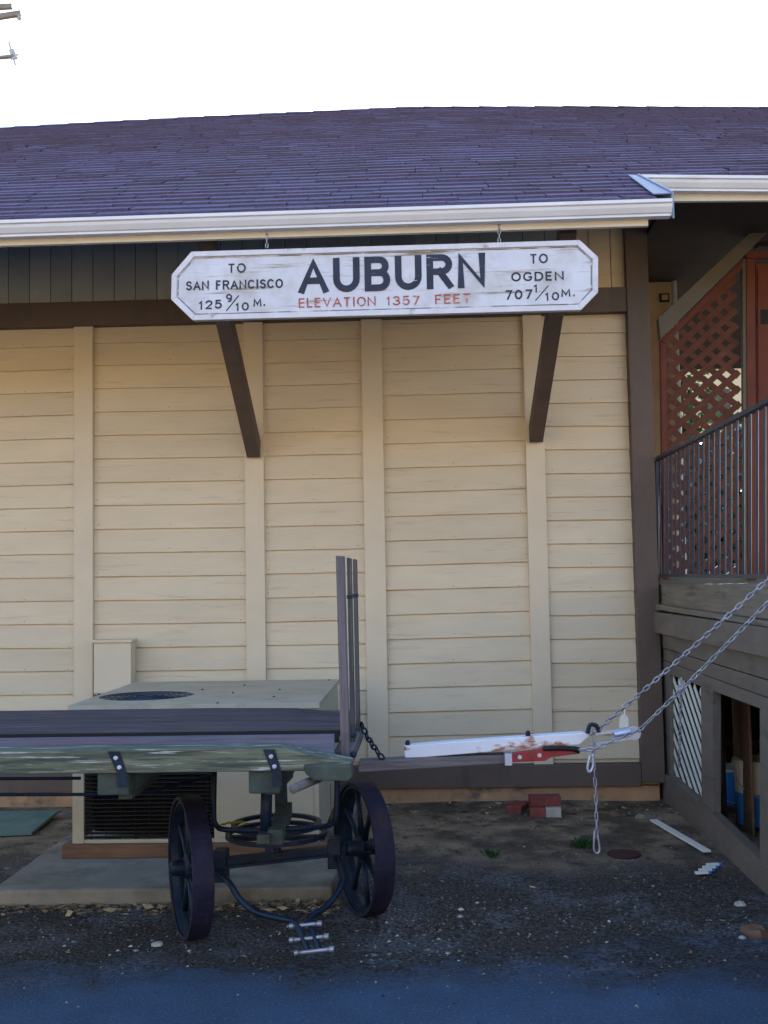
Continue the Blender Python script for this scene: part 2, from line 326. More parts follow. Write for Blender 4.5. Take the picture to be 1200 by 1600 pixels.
for pl, pr, hs in PAN:
    for l, r_ in hs:
        for px_ in (max(pl, -40)+7, pr-7, (max(pl, -40)+pr)/2):
            if rnd.random() < .75: c_ = at(px_+rnd.uniform(-2, 2), (l+r_)/2-rnd.uniform(5, 8), .036); nh.lathe([(.0035, -.001), (.0035, .003)], c_+Vector((0, .002, 0)), (0, -1, 0), 6)
o_ = nh.build('nail_heads', M['nail'], depot); o_['kind'] = 'stuff'
# battens (px left, right at y 830)
for l, r_ in [(-330, -262), (115, 144.5), (383, 413), (569, 601.5), (825, 855)]:
    b = MB(); b.box((wx(l), .004, zbase-.05), (wx(r_), .05, at(600, 498, 0).z+.02)); b.build('batten', M['cream_trim'], depot, bevel=.003)
zb0 = at(600, 498, 0).z
b = MB(); b.box((XL, -.03, zb0), (X0-.01, .05, at(300, 468, 0).z)); b.build('frieze_beam', M['brown'], depot, bevel=.004)
zf0 = at(300, 468, 0).z; ztop = 4.2
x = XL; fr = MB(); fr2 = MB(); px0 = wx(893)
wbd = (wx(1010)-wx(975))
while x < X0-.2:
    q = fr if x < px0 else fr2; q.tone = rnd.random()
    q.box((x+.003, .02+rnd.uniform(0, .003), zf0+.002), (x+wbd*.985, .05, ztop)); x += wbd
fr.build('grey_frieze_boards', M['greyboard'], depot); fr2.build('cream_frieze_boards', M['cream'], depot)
b = MB(); b.box((wx(989.5), -.045, at(1000, 1222, 0).z), (X0, .055, ztop)); b.build('corner_post', M['brown'], depot, bevel=.004)
b = MB(); b.box((XL, -.02, at(600, 1232, 0).z), (wx(989.5)-.001, .055, at(600, 1197, 0).z)); b.build('base_board', M['brown'], depot, bevel=.004)
b = MB(); b.box((XL, .01, -.2), (X0-.03, .0555, at(600, 1232, 0).z-.002)); b.build('foundation', M['found'], depot)

# roof
ALPHA = R(28.5); YE = -1.66
eL = at(0, 345, YE); eR = at(1045, 313, YE); eaz = (eL.z+eR.z)/2
YR = YE + 6.3*math.cos(ALPHA)
rp = [(-700, 262), (-300, 226), (0, 201), (150, 192.5), (300, 184.5), (470, 176.5), (640, 168.5), (900, 167.5), (1200, 169), (1500, 174), (2600, 200)]
rpts = [at(px, py, YR) for px, py in rp]
def ridge_z(x):
    if x <= rpts[0].x: return rpts[0].z
    for p, q in zip(rpts, rpts[1:]):
        if x <= q.x: return lerp(p.z, q.z, (x-p.x)/(q.x-p.x))
    return rpts[-1].z
def eave_z(x): return eL.z + (eR.z-eL.z)*(x-eL.x)/(eR.x-eL.x)
def roof(x, t):   # t 0 eave .. 1 ridge ; gentle sag
    p = Vector((x, lerp(YE-.02, YR, t), lerp(eave_z(max(-5, min(3, x))), ridge_z(x), t)))
    return p
# t of the right-hand eave (porch part)
def solve_t(px, py):
    lo, hi = 0., 1.
    for _ in range(40):
        t = (lo+hi)/2; Y = lerp(YE-.02, YR, t); p = at(px, py, Y)
        if p.z > roof(p.x, t).z: lo = t
        else: hi = t
    return t
# the ray must meet the roof surface: search the crossing
def meet(px, py):
    best = None
    for i in range(2000):
        t = i/2000; p = at(px, py, lerp(YE-.02, YR, t)); d_ = abs(p.z-roof(p.x, t).z)
        if best is None or d_ < best[0]: best = (d_, t, p)
    return best[1], best[2]
tR, pR = meet(1100, 276)
XRAKE = at(1030, 312, YE).x; XRT = 9.0
NC = 44
sh = MB()
nrm = Vector((0, -math.sin(ALPHA), math.cos(ALPHA)))
for k in range(-1, NC):
    t0, t1 = max(0, k/NC), min(1, (k+1)/NC + .35/NC)
    if k < 0: t0 = -.004; t1 = .02
    xr = XRAKE-.02 if t0 < tR-.005 else XRT
    x = XL-.4 + (k % 3)*.11
    first = True
    while x < xr:
        wd = rnd.choice((.17, .25, .33, .33, .40)); x2 = min(x+wd, xr)
        if x < -4.4: x2 = min(x+.9, xr)
        sh.tone = rnd.random(); lift = .014+rnd.uniform(0, .006); dz = rnd.uniform(-.0012, .0012)
        if x2-x > .01:
            a0 = roof(x, t0+dz)+nrm*(lift+rnd.uniform(-.002,.002)); a1 = roof(x2-.004, t0+dz)+nrm*(lift+rnd.uniform(-.002,.002))
            b0 = roof(x, t1)+nrm*.001; b1 = roof(x2-.004, t1)+nrm*.001
            c0 = roof(x, t0+dz)-nrm*.004; c1 = roof(x2-.004, t0+dz)-nrm*.004
            sh.add([a0, a1, b1, b0], [(0,1,2,3)]); sv = sh.tone; sh.tone = -1.5+rnd.uniform(0, 1.2); sh.add([c0, c1, a1, a0], [(0,1,2,3)]); sh.tone = sv  # butt faces darker: cut asphalt edge plus a painted shadow line per course
        x = x2
sh.build('roof_shingles', M['shingle'], depot)
# roof deck under the shingles (both parts) and the back slope
dk = MB()
def rquad(xa, xb, ta, tb, th):
    n = 12
    for i in range(n):
        x1, x2 = lerp(xa, xb, i/n), lerp(xa, xb, (i+1)/n)
        T = [roof(x1, ta)-nrm*.006, roof(x2, ta)-nrm*.006, roof(x2, tb)-nrm*.006, roof(x1, tb)-nrm*.006]
        dk.hexa([p-nrm*th for p in T]+T)
rquad(XL-.4, XRAKE-.02, .004, tR, .035); rquad(XL-.4, XRT, tR, 1, .035)
dk.build('roof_deck', M['darkwood'], depot)
bk = MB(); n = 16
for i in range(n):
    x1, x2 = lerp(XL-.4, XRT, i/n), lerp(XL-.4, XRT, (i+1)/n)
    T = [Vector((x1, YR, ridge_z(x1)-.005)), Vector((x2, YR, ridge_z(x2)-.005)), Vector((x2, 6.3, 4.5)), Vector((x1, 6.3, 4.5))]
    bk.hexa([p-Vector((0,0,.05)) for p in T]+T)
bk.build('rear_roof_slope', M['shingle'], depot)
cp = MB(); x = XL-.4
while x < XRT-.3:
    x2 = x+.30; z1, z2 = ridge_z(x), ridge_z(x2); cp.tone = rnd.random(); l1 = .022
    for sg_ in (-1, 1):
        y1 = YR+sg_*.14; dz_ = .14*math.tan(ALPHA)
        cp.add([(x, YR, z1+l1), (x2+.03, YR, z2+l1-.008), (x2+.03, y1, z2+l1-.008-dz_), (x, y1, z1+l1-dz_), (x, YR, z1-.01), (x, y1, z1-.01-dz_)], [(0,1,2,3) if sg_ > 0 else (3,2,1,0), (0,3,5,4)])
    x = x2
cp.build('ridge_cap', M['shingle'], depot)
# gutters: K-style profile (dy outward, dz)
def gutter(p, q, hgt, name):
    prof = [(0, 0), (-.095, 0.0), (-.10, -.006), (-.10, -.018), (-.088, -.024), (-.085, -.05*hgt/.1), (-.07, -.078*hgt/.1), (-.058, -.088*hgt/.1), (-.058, -hgt), (0, -hgt)]
    inner = [(-.003, -.006), (-.012, -hgt+.012), (-.055, -hgt+.012), (-.082, -.02), (-.092, -.004)]
    m = MB(); pr = [prof[0], prof[-1]] ; poly = [(0, -.004), (0, -hgt)] + prof[8:0:-1][0:] + inner[::-1]
    poly = [(0, 0), (0, -hgt), (-.056, -hgt), (-.056, -hgt*.86), (-.066, -hgt*.80), (-.084, -hgt*.5), (-.089, -.026), (-.10, -.020), (-.10, -.002), (-.094, 0), (-.088, -.004), (-.078, -hgt*.5), (-.05, -hgt+.014), (-.010, -hgt+.014), (-.006, 0)]
    P = [Vector((p.x, p.y+a_, p.z+b_)) for a_, b_ in poly]; Q = q-p
    m.prism(P, Q); return m
GH = abs(at(530, 325, YE-.1).z-at(530, 352, YE-.06).z)
p = at(0, 343, YE-.12); q = at(1050, 309, YE-.12); d_ = (q-p); pS = p - d_*.9; 
yoff = Vector((0, .12-.02, 0))
gm = gutter(pS+yoff, q+yoff, GH, 'gutter'); 
gm.build('gutter', M['gutter'], depot)
b = MB(); zt = GH+.07   # gutter end cap
e = q+yoff; b.prism([(e.x, e.y, e.z), (e.x, e.y, e.z-GH), (e.x, e.y-.056, e.z-GH), (e.x, e.y-.086, e.z-GH*.5), (e.x, e.y-.098, e.z)], (.004, 0, 0)); b.build('gutter_end_cap', M['gutter'], depot)
# fascia behind / below the gutter
f0 = at(0, 384, YE-.02); f1 = at(1013, 352.5, YE-.02); fd = f1-f0; fS = f0-fd*.9
b = MB(); hgt = .115; b.hexa([fS, f1, f1+Vector((0,.03,0)), fS+Vector((0,.03,0)), fS+Vector((0,0,hgt)), f1+Vector((0,0,hgt)), f1+Vector((0,.03,hgt)), fS+Vector((0,.03,hgt))]); b.build('fascia', M['fascia'], depot)
# rake flashing at the step of the eaves
b = MB(); ra = roof(XRAKE-.02, .004); rb = roof(XRAKE-.02, tR-.004)
b.prism([ra+Vector((-.01,0,.03)), ra+Vector((.085,-.02,.024)), rb+Vector((.045,0,.024)), rb+Vector((-.01,0,.03))], -nrm*.006)
b.prism([ra+Vector((.085,-.02,.034)), ra+Vector((.085,-.02,-.12)), rb+Vector((.045,0,-.10)), rb+Vector((.045,0,.034))], (.012, 0, 0))
b.build('rake_flashing', M['flash'], depot)
# right, higher eave
YE2 = lerp(YE-.02, YR, tR)
p = at(1003, 272, YE2-.1); q = at(1200, 273.5, YE2-.1); d_ = q-p; q2 = p+d_*9.5
GH2 = abs(at(1100, 273, YE2-.1).z-at(1100, 298, YE2-.06).z)
gutter(p+Vector((0,.1,0)), q2+Vector((0,.1,0)), GH2, 'g').build('gutter', M['gutter'], depot)
f0 = at(1015, 314.5, YE2); f1 = at(1200, 313, YE2); fd = f1-f0; f1 = f0+fd*10
b = MB(); hgt = .11; b.hexa([f0, f1, f1+Vector((0,.03,0)), f0+Vector((0,.03,0)), f0+Vector((0,0,hgt)), f1+Vector((0,0,hgt)), f1+Vector((0,.03,hgt)), f0+Vector((0,.03,hgt))]); b.build('fascia', M['fascia'], depot)
# soffit boards closing the overhang below the roof deck
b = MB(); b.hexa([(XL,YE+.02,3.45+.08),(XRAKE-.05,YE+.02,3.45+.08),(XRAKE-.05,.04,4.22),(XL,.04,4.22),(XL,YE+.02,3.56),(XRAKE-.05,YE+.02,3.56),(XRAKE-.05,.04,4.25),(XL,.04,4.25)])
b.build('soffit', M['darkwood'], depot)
# knee braces
for (fx, fy), (tx, ty), wl in [((395.5, 716), (318, 360), .095), ((838, 692), (889, 350), .095)]:
    b = MB(); p0 = at(fx, fy-12, -.05); p1 = at(tx, ty, -1.48); dr = (p1-p0)
    hw = .047; F0 = at(fx, fy, -.004).z
    # end cuts: vertical at the wall, along the rafter on top
    A = [Vector((p0.x-hw, -.002, F0+.12)), Vector((p0.x+hw, -.002, F0+.12)), Vector((p0.x+hw, -.002, F0)), Vector((p0.x-hw, -.002, F0))]
    A[2].y = A[3].y = -.03; 
    Bq = [v + dr*1.0 for v in A]
    b.hexa([A[3], A[2], A[1], A[0], Bq[3], Bq[2], Bq[1], Bq[0]])
    b.build('knee_brace', M['brown'], depot, bevel=.003)

# ---------------- station sign ----------------
YS = -1.70
zs = at(600, 490, YS)
sign = thing('station_sign', tuple(zs), 'long white octagonal station sign reading AUBURN hanging from the eave', 'sign')
OUT = [(300,395),(905,377),(933,403),(933,457),(907,484),(302,500),(269,468),(270,430)]
P = [at(x_, y_, YS) for x_, y_ in OUT]
b = MB(); b.prism(P[::-1], (0, .045, 0)); b.build('board', M['sign'], sign, bevel=.004)
cen = sum(P, Vector())/8
def inset(k):
    o_ = []
    for i in range(8):
        a_, c_, d_ = P[i-1], P[i], P[(i+1) % 8]
        def nn(u, v): e_ = (v-u).normalized(); return Vector((e_.z, 0, -e_.x))
        n1, n2 = nn(a_, c_), nn(c_, d_); m_ = (n1+n2).normalized(); o_.append(c_ + m_*(k/max(.3, m_.dot(n1))))
    return o_
def frame(k0, k1, y0, y1, name, mt, bev=0):
    A_, B_ = inset(k0), inset(k1); m_ = MB()
    for i in range(8):
        j = (i+1) % 8
        q_ = [A_[i], A_[j], B_[j], B_[i]]
        m_.hexa([Vector((v.x, v.y+y0, v.z)) for v in q_]+[Vector((v.x, v.y+y1, v.z)) for v in q_])
    return m_.build(name, mt, sign, bevel=bev)
frame(-.004, .026, .0, -.012, 'moulding', M['signtrim'], .003)
frame(.030, .0345, -.0005, -.002, 'border_line', M['line'])
def arc(cx_, cy_, rx, ry, a0, a1, n=10): return [(cx_+rx*math.cos(R(a0+(a1-a0)*k/n)), cy_+ry*math.sin(R(a0+(a1-a0)*k/n))) for k in range(n+1)]
GL = {   # width, strokes in a unit box
 'A': (.86, [[(0,0),(.5,1),(1,0)], [(.19,.33),(.81,.33)]]),
 'U': (.74, [[(0,1),(0,.36)]+arc(.5,.36,.5,.36,180,360)+[(1,1)]]),
 'B': (.70, [[(0,0),(0,1),(.55,1)]+arc(.6,.77,.33,.23,90,-90)+[(0,.54)], [(0,.54),(.6,.54)]+arc(.62,.27,.38,.27,90,-90)+[(0,0)]]),
 'R': (.72, [[(0,0),(0,1),(.55,1)]+arc(.6,.75,.38,.25,90,-90)+[(0,.5)], [(.5,.5),(1,0)]]),
 'N': (.78, [[(0,0),(0,1),(1,0),(1,1)]]),
 'E': (.58, [[(1,0),(0,0),(0,1),(1,1)], [(0,.52),(.85,.52)]]),
 'F': (.56, [[(0,0),(0,1),(1,1)], [(0,.52),(.85,.52)]]),
 'L': (.55, [[(0,1),(0,0),(1,0)]]), 'V': (.8, [[(0,1),(.5,0),(1,1)]]), 'T': (.7, [[(0,1),(1,1)], [(.5,1),(.5,0)]]),
 'I': (.16, [[(.5,0),(.5,1)]]), 'O': (.86, [arc(.5,.5,.5,.5,90,450,24)]), '0': (.6, [arc(.5,.5,.5,.5,90,450,20)]),
 'D': (.76, [[(0,0),(0,1),(.4,1)]+arc(.45,.5,.55,.5,90,-90,12)+[(0,0),(0,.1)]]),
 'C': (.78, [arc(.52,.5,.52,.5,48,312,16)]), 'G': (.82, [arc(.52,.5,.52,.5,48,325,16)+[(.97,.45),(.6,.45)]]),
 'S': (.62, [arc(.5,.76,.46,.24,30,270,12)+arc(.5,.26,.5,.26,90,-150,12)]),
 'M': (.92, [[(0,0),(.06,1),(.5,.2),(.94,1),(1,0)]]),
 '1': (.26, [[(0,.8),(.6,1),(.6,0)]]), '2': (.6, [arc(.5,.72,.48,.28,160,-30,10)+[(0,0),(1,0)]]),
 '3': (.58, [arc(.45,.76,.45,.24,150,-90,10)+arc(.45,.27,.52,.27,90,-150,10)]),
 '5': (.58, [[(.92,1),(.14,1),(.06,.56)]+arc(.45,.33,.52,.33,120,-150,12)]),
 '7': (.58, [[(0,1),(1,1),(.35,0)]]), '9': (.58, [arc(.5,.68,.46,.32,0,360,16), [(.96,.68),(.9,.3)]+arc(.45,.28,.45,.28,0,-110,6)]),
 '/': (.6, [[(0,0),(1,1)]]), '.': (.14, [[(.5,0),(.5,.05)]]), ' ': (.42, [])}
def text(s_, l, r_, cap, mt, name='lettering', bold=.14, Y=YS-.0015):
    """painted capitals: l, r_ pixels of both ends of the baseline, cap pixel height, bold stroke width / cap height"""
    A_ = at(l[0], l[1], Y); B_ = at(r_[0], r_[1], Y); h_ = at(l[0], l[1]-cap, Y).z-A_.z
    gap = .17+bold*.35; tot = sum(GL[c][0]+bold for c in s_)+gap*(len(s_)-1); L_ = (B_-A_).length/h_
    kx = L_/tot; m_ = MB(); cur = 0; e = (B_-A_).normalized(); up_ = Vector((0,0,1)); lay = 0
    for c in s_:
        gw, st = GL[c]; fw = gw+bold
        for poly_ in st:
            q = [((cur+bold/2+x_*gw)*kx, bold/2+y_*(1-bold)) for x_, y_ in poly_]
            q = [q[i_] for i_ in range(len(q)) if i_ == 0 or (q[i_][0]-q[i_-1][0])**2+(q[i_][1]-q[i_-1][1])**2 > 1e-8]
            closed = (q[0][0]-q[-1][0])**2+(q[0][1]-q[-1][1])**2 < 1e-6
            if closed: q = q[:-1]
            if not closed:    # square caps at free ends
                for a_, b_ in ((0, 1), (-1, -2)):
                    dx, dy = q[a_][0]-q[b_][0], q[a_][1]-q[b_][1]; d_ = math.hypot(dx, dy)
                    if abs(dy) > .5*d_ and c != 'D': q[a_] = (q[a_][0]+dx/d_*bold*.5, q[a_][1]+dy/d_*bold*.5)
                    elif abs(dy) > .5*d_: pass
            n = len(q); vs = []
            for i in range(n):
                p0 = q[(i-1) % n] if (closed or i > 0) else None; p1 = q[(i+1) % n] if (closed or i < n-1) else None
                def nr(u, v): d_ = math.hypot(v[0]-u[0], v[1]-u[1]) or 1; return (-(v[1]-u[1])/d_, (v[0]-u[0])/d_)
                if p0 is None: nn = nr(q[i], p1); k_ = 1
                elif p1 is None: nn = nr(p0, q[i]); k_ = 1
                else:
                    a1, a2 = nr(p0, q[i]), nr(q[i], p1); sx, sy = a1[0]+a2[0], a1[1]+a2[1]; d_ = math.hypot(sx, sy) or 1; nn = (sx/d_, sy/d_); k_ = min(1.9, 1/max(.3, nn[0]*a1[0]+nn[1]*a1[1]))
                for s2 in (1, -1):
                    X_, Z_ = q[i][0]+nn[0]*s2*bold/2*k_, q[i][1]+nn[1]*s2*bold/2*k_
                    Z_ = max(-.02, min(1.02, Z_)) if c not in '/' else Z_
                    vs.append(A_+e*(X_*h_)+up_*(Z_*h_)+Vector((0, -lay*.0007-i*.00003, 0)))
            fs = [(2*i, 2*i+1, 2*((i+1) % n)+1, 2*((i+1) % n)) for i in range(n if closed else n-1)]
            m_.add(vs, fs); lay = (lay+1) % 5
        cur += fw+gap
    return m_.build(name, mt, sign)
text('AUBURN', (468, 459), (758, 449), 54, M['ink'], 'large_lettering', bold=.19)
text('ELEVATION', (467, 481), (587, 478), 15, M['inkred'], 'red_lettering', bold=.15)
text('1357', (604, 477.5), (656, 476), 14.5, M['inkred'], 'red_lettering', bold=.15)
text('FEET', (680, 475.5), (736, 473), 15, M['inkred'], 'red_lettering', bold=.15)
text('TO', (356, 427), (384, 426), 15, M['ink'], bold=.16)
text('SAN FRANCISCO', (291, 454), (442, 450), 14.5, M['ink'], bold=.18)
text('125', (311, 484), (347, 482), 14, M['ink'], bold=.18)
text('9', (353, 472), (363, 472), 13, M['ink'], bold=.18)
text('/', (353, 486), (374, 485), 24, M['ink'], bold=.07)
text('10', (368, 486), (389, 485), 13, M['ink'], bold=.18)
text('M.', (396, 479), (415, 478), 12.5, M['ink'], bold=.2)
text('TO', (828, 412), (856, 411), 15, M['ink'], bold=.16)
text('OGDEN', (799, 440), (881, 438), 14.5, M['ink'], bold=.18)
text('707', (789, 468.5), (832, 467), 15, M['ink'], bold=.18)
text('1', (834, 457), (841, 457), 13, M['ink'], bold=.18)
text('/', (836, 470), (858, 468), 22, M['ink'], bold=.07)
text('10', (852, 470), (874, 469), 13, M['ink'], bold=.18)
text('M.', (877, 464), (899, 463), 12.5, M['ink'], bold=.2)

# ---------------- chain maker ----------------
def chain_mesh(pts, r=.0035, L_=.041, W_=.0215, twist=0, m=None):
    m = m or MB(); pts = [Vector(p) for p in pts]
    cum = [0]
    for a_, b_ in zip(pts, pts[1:]): cum.append(cum[-1]+(b_-a_).length)
    pitch = L_-3.2*r; n = int(cum[-1]/pitch)
    def pos(s_):
        for i in range(len(pts)-1):
            if s_ <= cum[i+1]: return lerp(pts[i], pts[i+1], (s_-cum[i])/(cum[i+1]-cum[i]))
        return pts[-1]
    for k in range(n):
        c_ = pos((k+.5)*pitch); d_ = (pos(min(cum[-1], (k+1)*pitch))-pos(k*pitch)).normalized()
        sdv = d_.cross(Vector((0,0,1)));
        if sdv.length < .15: sdv = d_.cross(Vector((0,1,0)))
        sdv.normalize(); u_ = sdv.cross(d_)
        an = twist + (k % 2)*math.pi/2 + rnd.uniform(-.2, .2)
        sx = sdv*math.cos(an)+u_*math.sin(an)
        R_ = W_/2-r; hl = L_/2-r-R_; loop = []
        for e_, s0 in ((1, -math.pi/2), (-1, math.pi/2)):
            for j in range(5):
                t_ = s0+math.pi*j/4; loop.append(c_ + d_*(e_*hl) + d_*(R_*math.cos(t_)) + sx*(R_*math.sin(t_)))
        m.tube(loop, r, 6, closed=True)
    return m
for px_, pyt, pyb in ((417, 366, 390), (780, 358, 380)):
    b = MB(); t_ = at(px_, pyt-26, YS+.02); bt = at(px_, pyb, YS+.02)
    chain_mesh([t_, bt], .003, .034, .02, m=b); b.build('hanging_chain', M['chainsteel'], sign, smooth=True)

# ---------------- utility box on the wall ----------------
bx = thing('junction_box', tuple(at(175, 1085, 0)), 'small cream metal junction box mounted on the clapboard wall', 'electrical box')
b = MB(); p0 = at(146, 1084, -.13); p1 = at(204, 1001, -.13); b.box((p0.x, -.125, p0.z), (p1.x, .004, p1.z)); b.build('case', M['cream_trim'], bx, bevel=.004)
b = MB(); b.box((p0.x-.012, -.14, p1.z-.012), (p1.x+.012, .0035, p1.z+.008)); b.build('lid', M['cream_trim'], bx, bevel=.004)
b = MB(); b.box((p0.x+.02, -.10, p0.z-.022), (p0.x+.045, -.06, p0.z-.001)); b.build('latch', M['black_iron'], bx)

# ---------------- concrete pad and heat pump ----------------
zp = .082
pf = atZ(520, 1386, zp); pl_ = atZ(-6, 1384, zp)
b = MB(); yb = -.35
b.hexa([(pl_.x, pf.y-.01, -.1), (pf.x, pf.y, -.1), (pf.x, yb, -.1), (pl_.x, yb, -.1), (pl_.x, pf.y-.01, zp), (pf.x, pf.y, zp), (pf.x, yb, zp), (pl_.x, yb, zp)])
tag(b.build('concrete_slab', M['concrete'], bevel=.015), 'grey concrete pad below the beige heat pump', 'slab', kind='structure')
YA = -D+5.9; AZ0 = .155
axl = at(113, 1200, YA).x; axr = at(498, 1200, YA).x; AZ1 = at(300, 1105, YA).z; YB = -D+7.25
ac = thing('heat_pump', ((axl+axr)/2, YA, AZ0), 'large beige outdoor heat pump with round top fan and dark louvred coil', 'heat pump')
xm = at(131, 1200, YA).x; xn = at(334, 1200, YA).x
b = MB(); b.box((axl, YA, AZ0), (xm, YA+.04, AZ1)); b.box((xn, YA, AZ0), (axr, YA+.04, AZ1)); b.box((axl, YA+.041, AZ0), (axl+.02, YB, AZ1)); b.box((axr-.02, YA+.041, AZ0), (axr, YB, AZ1)); b.box((axl+.021, YB-.02, AZ0), (axr-.021, YB, AZ1))
b.box((xm+.001, YA+.002, AZ1-.05), (xn-.001, YA+.04, AZ1-.001)); b.box((xm+.001, YA+.002, AZ0), (xn-.001, YA+.04, AZ0+.02))
b.build('cabinet', M['acbeige'], ac, bevel=.003)
b = MB(); b.box((xn+.03, YA-.004, AZ0+.03), (axr-.03, YA-.0005, AZ1-.03)); b.build('access_panel', M['acbeige'], ac, bevel=.002)
b = MB(); b.box((xm+.001, YA+.2, AZ0+.021), (xn, YA+.22, AZ1-.051))
z_ = AZ0+.03
while z_ < AZ1-.06:
    b.beam((xm+.002, YA+.02, z_), (xn-.002, YA+.02, z_), .03, .004, (0, .5, 1)); z_ += .022
for k in range(9):
    x_ = lerp(xm, xn, (k+.5)/9); b.tube([(x_, YA+.006, AZ0+.02), (x_, YA+.006, AZ1-.05)], .002, 5)
b.build('coil_louvre', M['black'], ac)
# top with a round opening
cxy = Vector((at(228, 1091, -D+6.36).x, -D+6.38)); fr_ = .275
b = MB(); n = 48; tp = AZ1+.018
def rect_pt(an, m_):
    dx, dy = math.cos(an), math.sin(an); X1, X2 = axl-.02, axr+.01; Y1, Y2 = YA-.02, YB+.01; ts = []
    if abs(dx) > 1e-6: ts.append(((X2 if dx > 0 else X1)-cxy.x)/dx)
    if abs(dy) > 1e-6: ts.append(((Y2 if dy > 0 else Y1)-cxy.y)/dy)
    t_ = min(ts); return Vector((cxy.x+dx*t_, cxy.y+dy*t_, 0))
angs = sorted([2*math.pi*k/n for k in range(n)] + [math.atan2(y_-cxy.y, x_-cxy.x) % (2*math.pi) for x_ in (axl-.02, axr+.01) for y_ in (YA-.02, YB+.01)])
vs = []; 
for an in angs:
    o_ = rect_pt(an, 0); i_ = Vector((cxy.x+fr_*math.cos(an), cxy.y+fr_*math.sin(an), 0))
    vs += [Vector((o_.x, o_.y, tp-.03)), Vector((o_.x, o_.y, tp)), Vector((i_.x, i_.y, tp)), Vector((i_.x, i_.y, tp-.10))]
m_ = len(angs); fs = []
for k in range(m_):
    j = (k+1) % m_
    for q_ in range(3): fs.append((k*4+q_, j*4+q_, j*4+q_+1, k*4+q_+1))
b.add(vs, fs); b.build('top_panel', M['actop'], ac)
b = MB()
for rr in (.03, .07, .11, .15, .19, .23, .262):
    b.tube([(cxy.x+rr*math.cos(2*math.pi*k/32), cxy.y+rr*math.sin(2*math.pi*k/32), tp-.004) for k in range(32)], .0028, 5, closed=True)
for k in range(8):
    an = math.pi*k/8; b.tube([(cxy.x-fr_*math.cos(an), cxy.y-fr_*math.sin(an), tp-.008), (cxy.x+fr_*math.cos(an), cxy.y+fr_*math.sin(an), tp-.008)], .0022, 5)
b.build('fan_grille', M['railmetal'], ac)
b = MB(); b.lathe([(.27, 0), (.27, .003)], (cxy.x, cxy.y, tp-.13)); 
b.build('fan_well', M['fan'], ac)
b = MB()
for k in range(4):
    an = math.pi/2*k; b.beam((cxy.x+.04*math.cos(an), cxy.y+.04*math.sin(an), tp-.07), (cxy.x+.25*math.cos(an), cxy.y+.25*math.sin(an), tp-.07), .12, .004, (.3*math.sin(an), -.3*math.cos(an), 1))
b.lathe([(.05, -.09), (.05, -.05)], (cxy.x, cxy.y, tp)); b.build('fan_blades', M['bluewood'], ac)
for px_, py_ in ((316,1078),(382,1071),(364,1083),(437,1078),(428,1089),(340,1099),(514,1063)):
    c_ = atZ(px_, py_, tp); b = MB(); b.lathe([(.007, 0), (.007, .004), (.003, .006)], c_, n=8); b.build('screw', M['black'], ac)
# sleepers under it
for k, y_ in enumerate((YA-.03, YA+1.0)):
    b = MB(); b.box((axl-.05, y_, zp), (axr+.05, y_+.12, AZ0-.001))
    tag(b.build('wooden_sleeper', M['sleeper'], bevel=.006), 'brown timber sleeper under the %s edge of the heat pump' % ('front' if k == 0 else 'rear'), 'timber', 'sleepers under the heat pump')
# pipe at the right of the cabinet
b = MB(); p0 = at(512, 1226, -D+6.6); b.tube([(p0.x, p0.y, zp), (p0.x, p0.y, p0.z), (p0.x-.01, p0.y+.05, p0.z+.03), (p0.x-.02, p0.y+.25, p0.z+.03)], .02, 10)
tag(b.build('drain_pipe', M['rustpipe'], smooth=True), 'rusty red pipe standing beside the heat pump behind the cart wheel', 'pipe')
# teal lid on the left, its rim
b = MB(); q_ = [atZ(-70, 1268, .07), atZ(-60, 1304, .04), atZ(50, 1300, .04), atZ(92, 1266, .06)]
b.prism([p+Vector((0,0,.0)) for p in q_], (0, 0, -.02)); tag(b.build('ground_mat', M['teal'], bevel=.004), 'flat teal green mat lying on the dirt at the left', 'mat')

# ---------------- baggage cart ----------------
dn = lambda d_: -D+d_                     # depth from camera to Y
cart = thing('baggage_cart', (at(430, 1300, dn(4.7)).x, dn(4.7), 0), 'weathered wooden railway baggage cart with iron wheels and upright end stakes', 'cart')
zdk = at(300, 1143, dn(4.3)).z
xe = at(530, 1143, dn(4.3)).x
XB = -3.6
# deck planks running along the cart
for k in range(5):
    y0, y1 = dn(4.305)+k*.16, dn(4.305)+k*.16+.154
    b = MB(); n = 12
    for i in range(n):
        x1, x2 = lerp(XB, xe, i/n), lerp(XB, xe, (i+1)/n)
        b.box((x1, y0, zdk-.03), (x2, y1, zdk)) if False else None
    dip = .014 if k >= 3 else .004
    pts = [(XB, zdk), (lerp(XB, xe, .8), zdk+rnd.uniform(-.002, .002)), (lerp(XB, xe, .92), zdk-dip*.4), (xe, zdk-dip*2.2), (xe, zdk-.034), (XB, zdk-.034)]
    b.prism([(p[0], y0, p[1]) for p in pts][::-1], (0, y1-y0, 0)); b.build('deck_plank', M['deckplank'], cart, bevel=.004)
# black strip painting the shadow gap in front of the planks
b = MB(); b.box((XB, dn(4.305)-.008, zdk-.05), (xe, dn(4.305)-.001, zdk-.001)); b.build('gap_shade_strip', M['black'], cart)
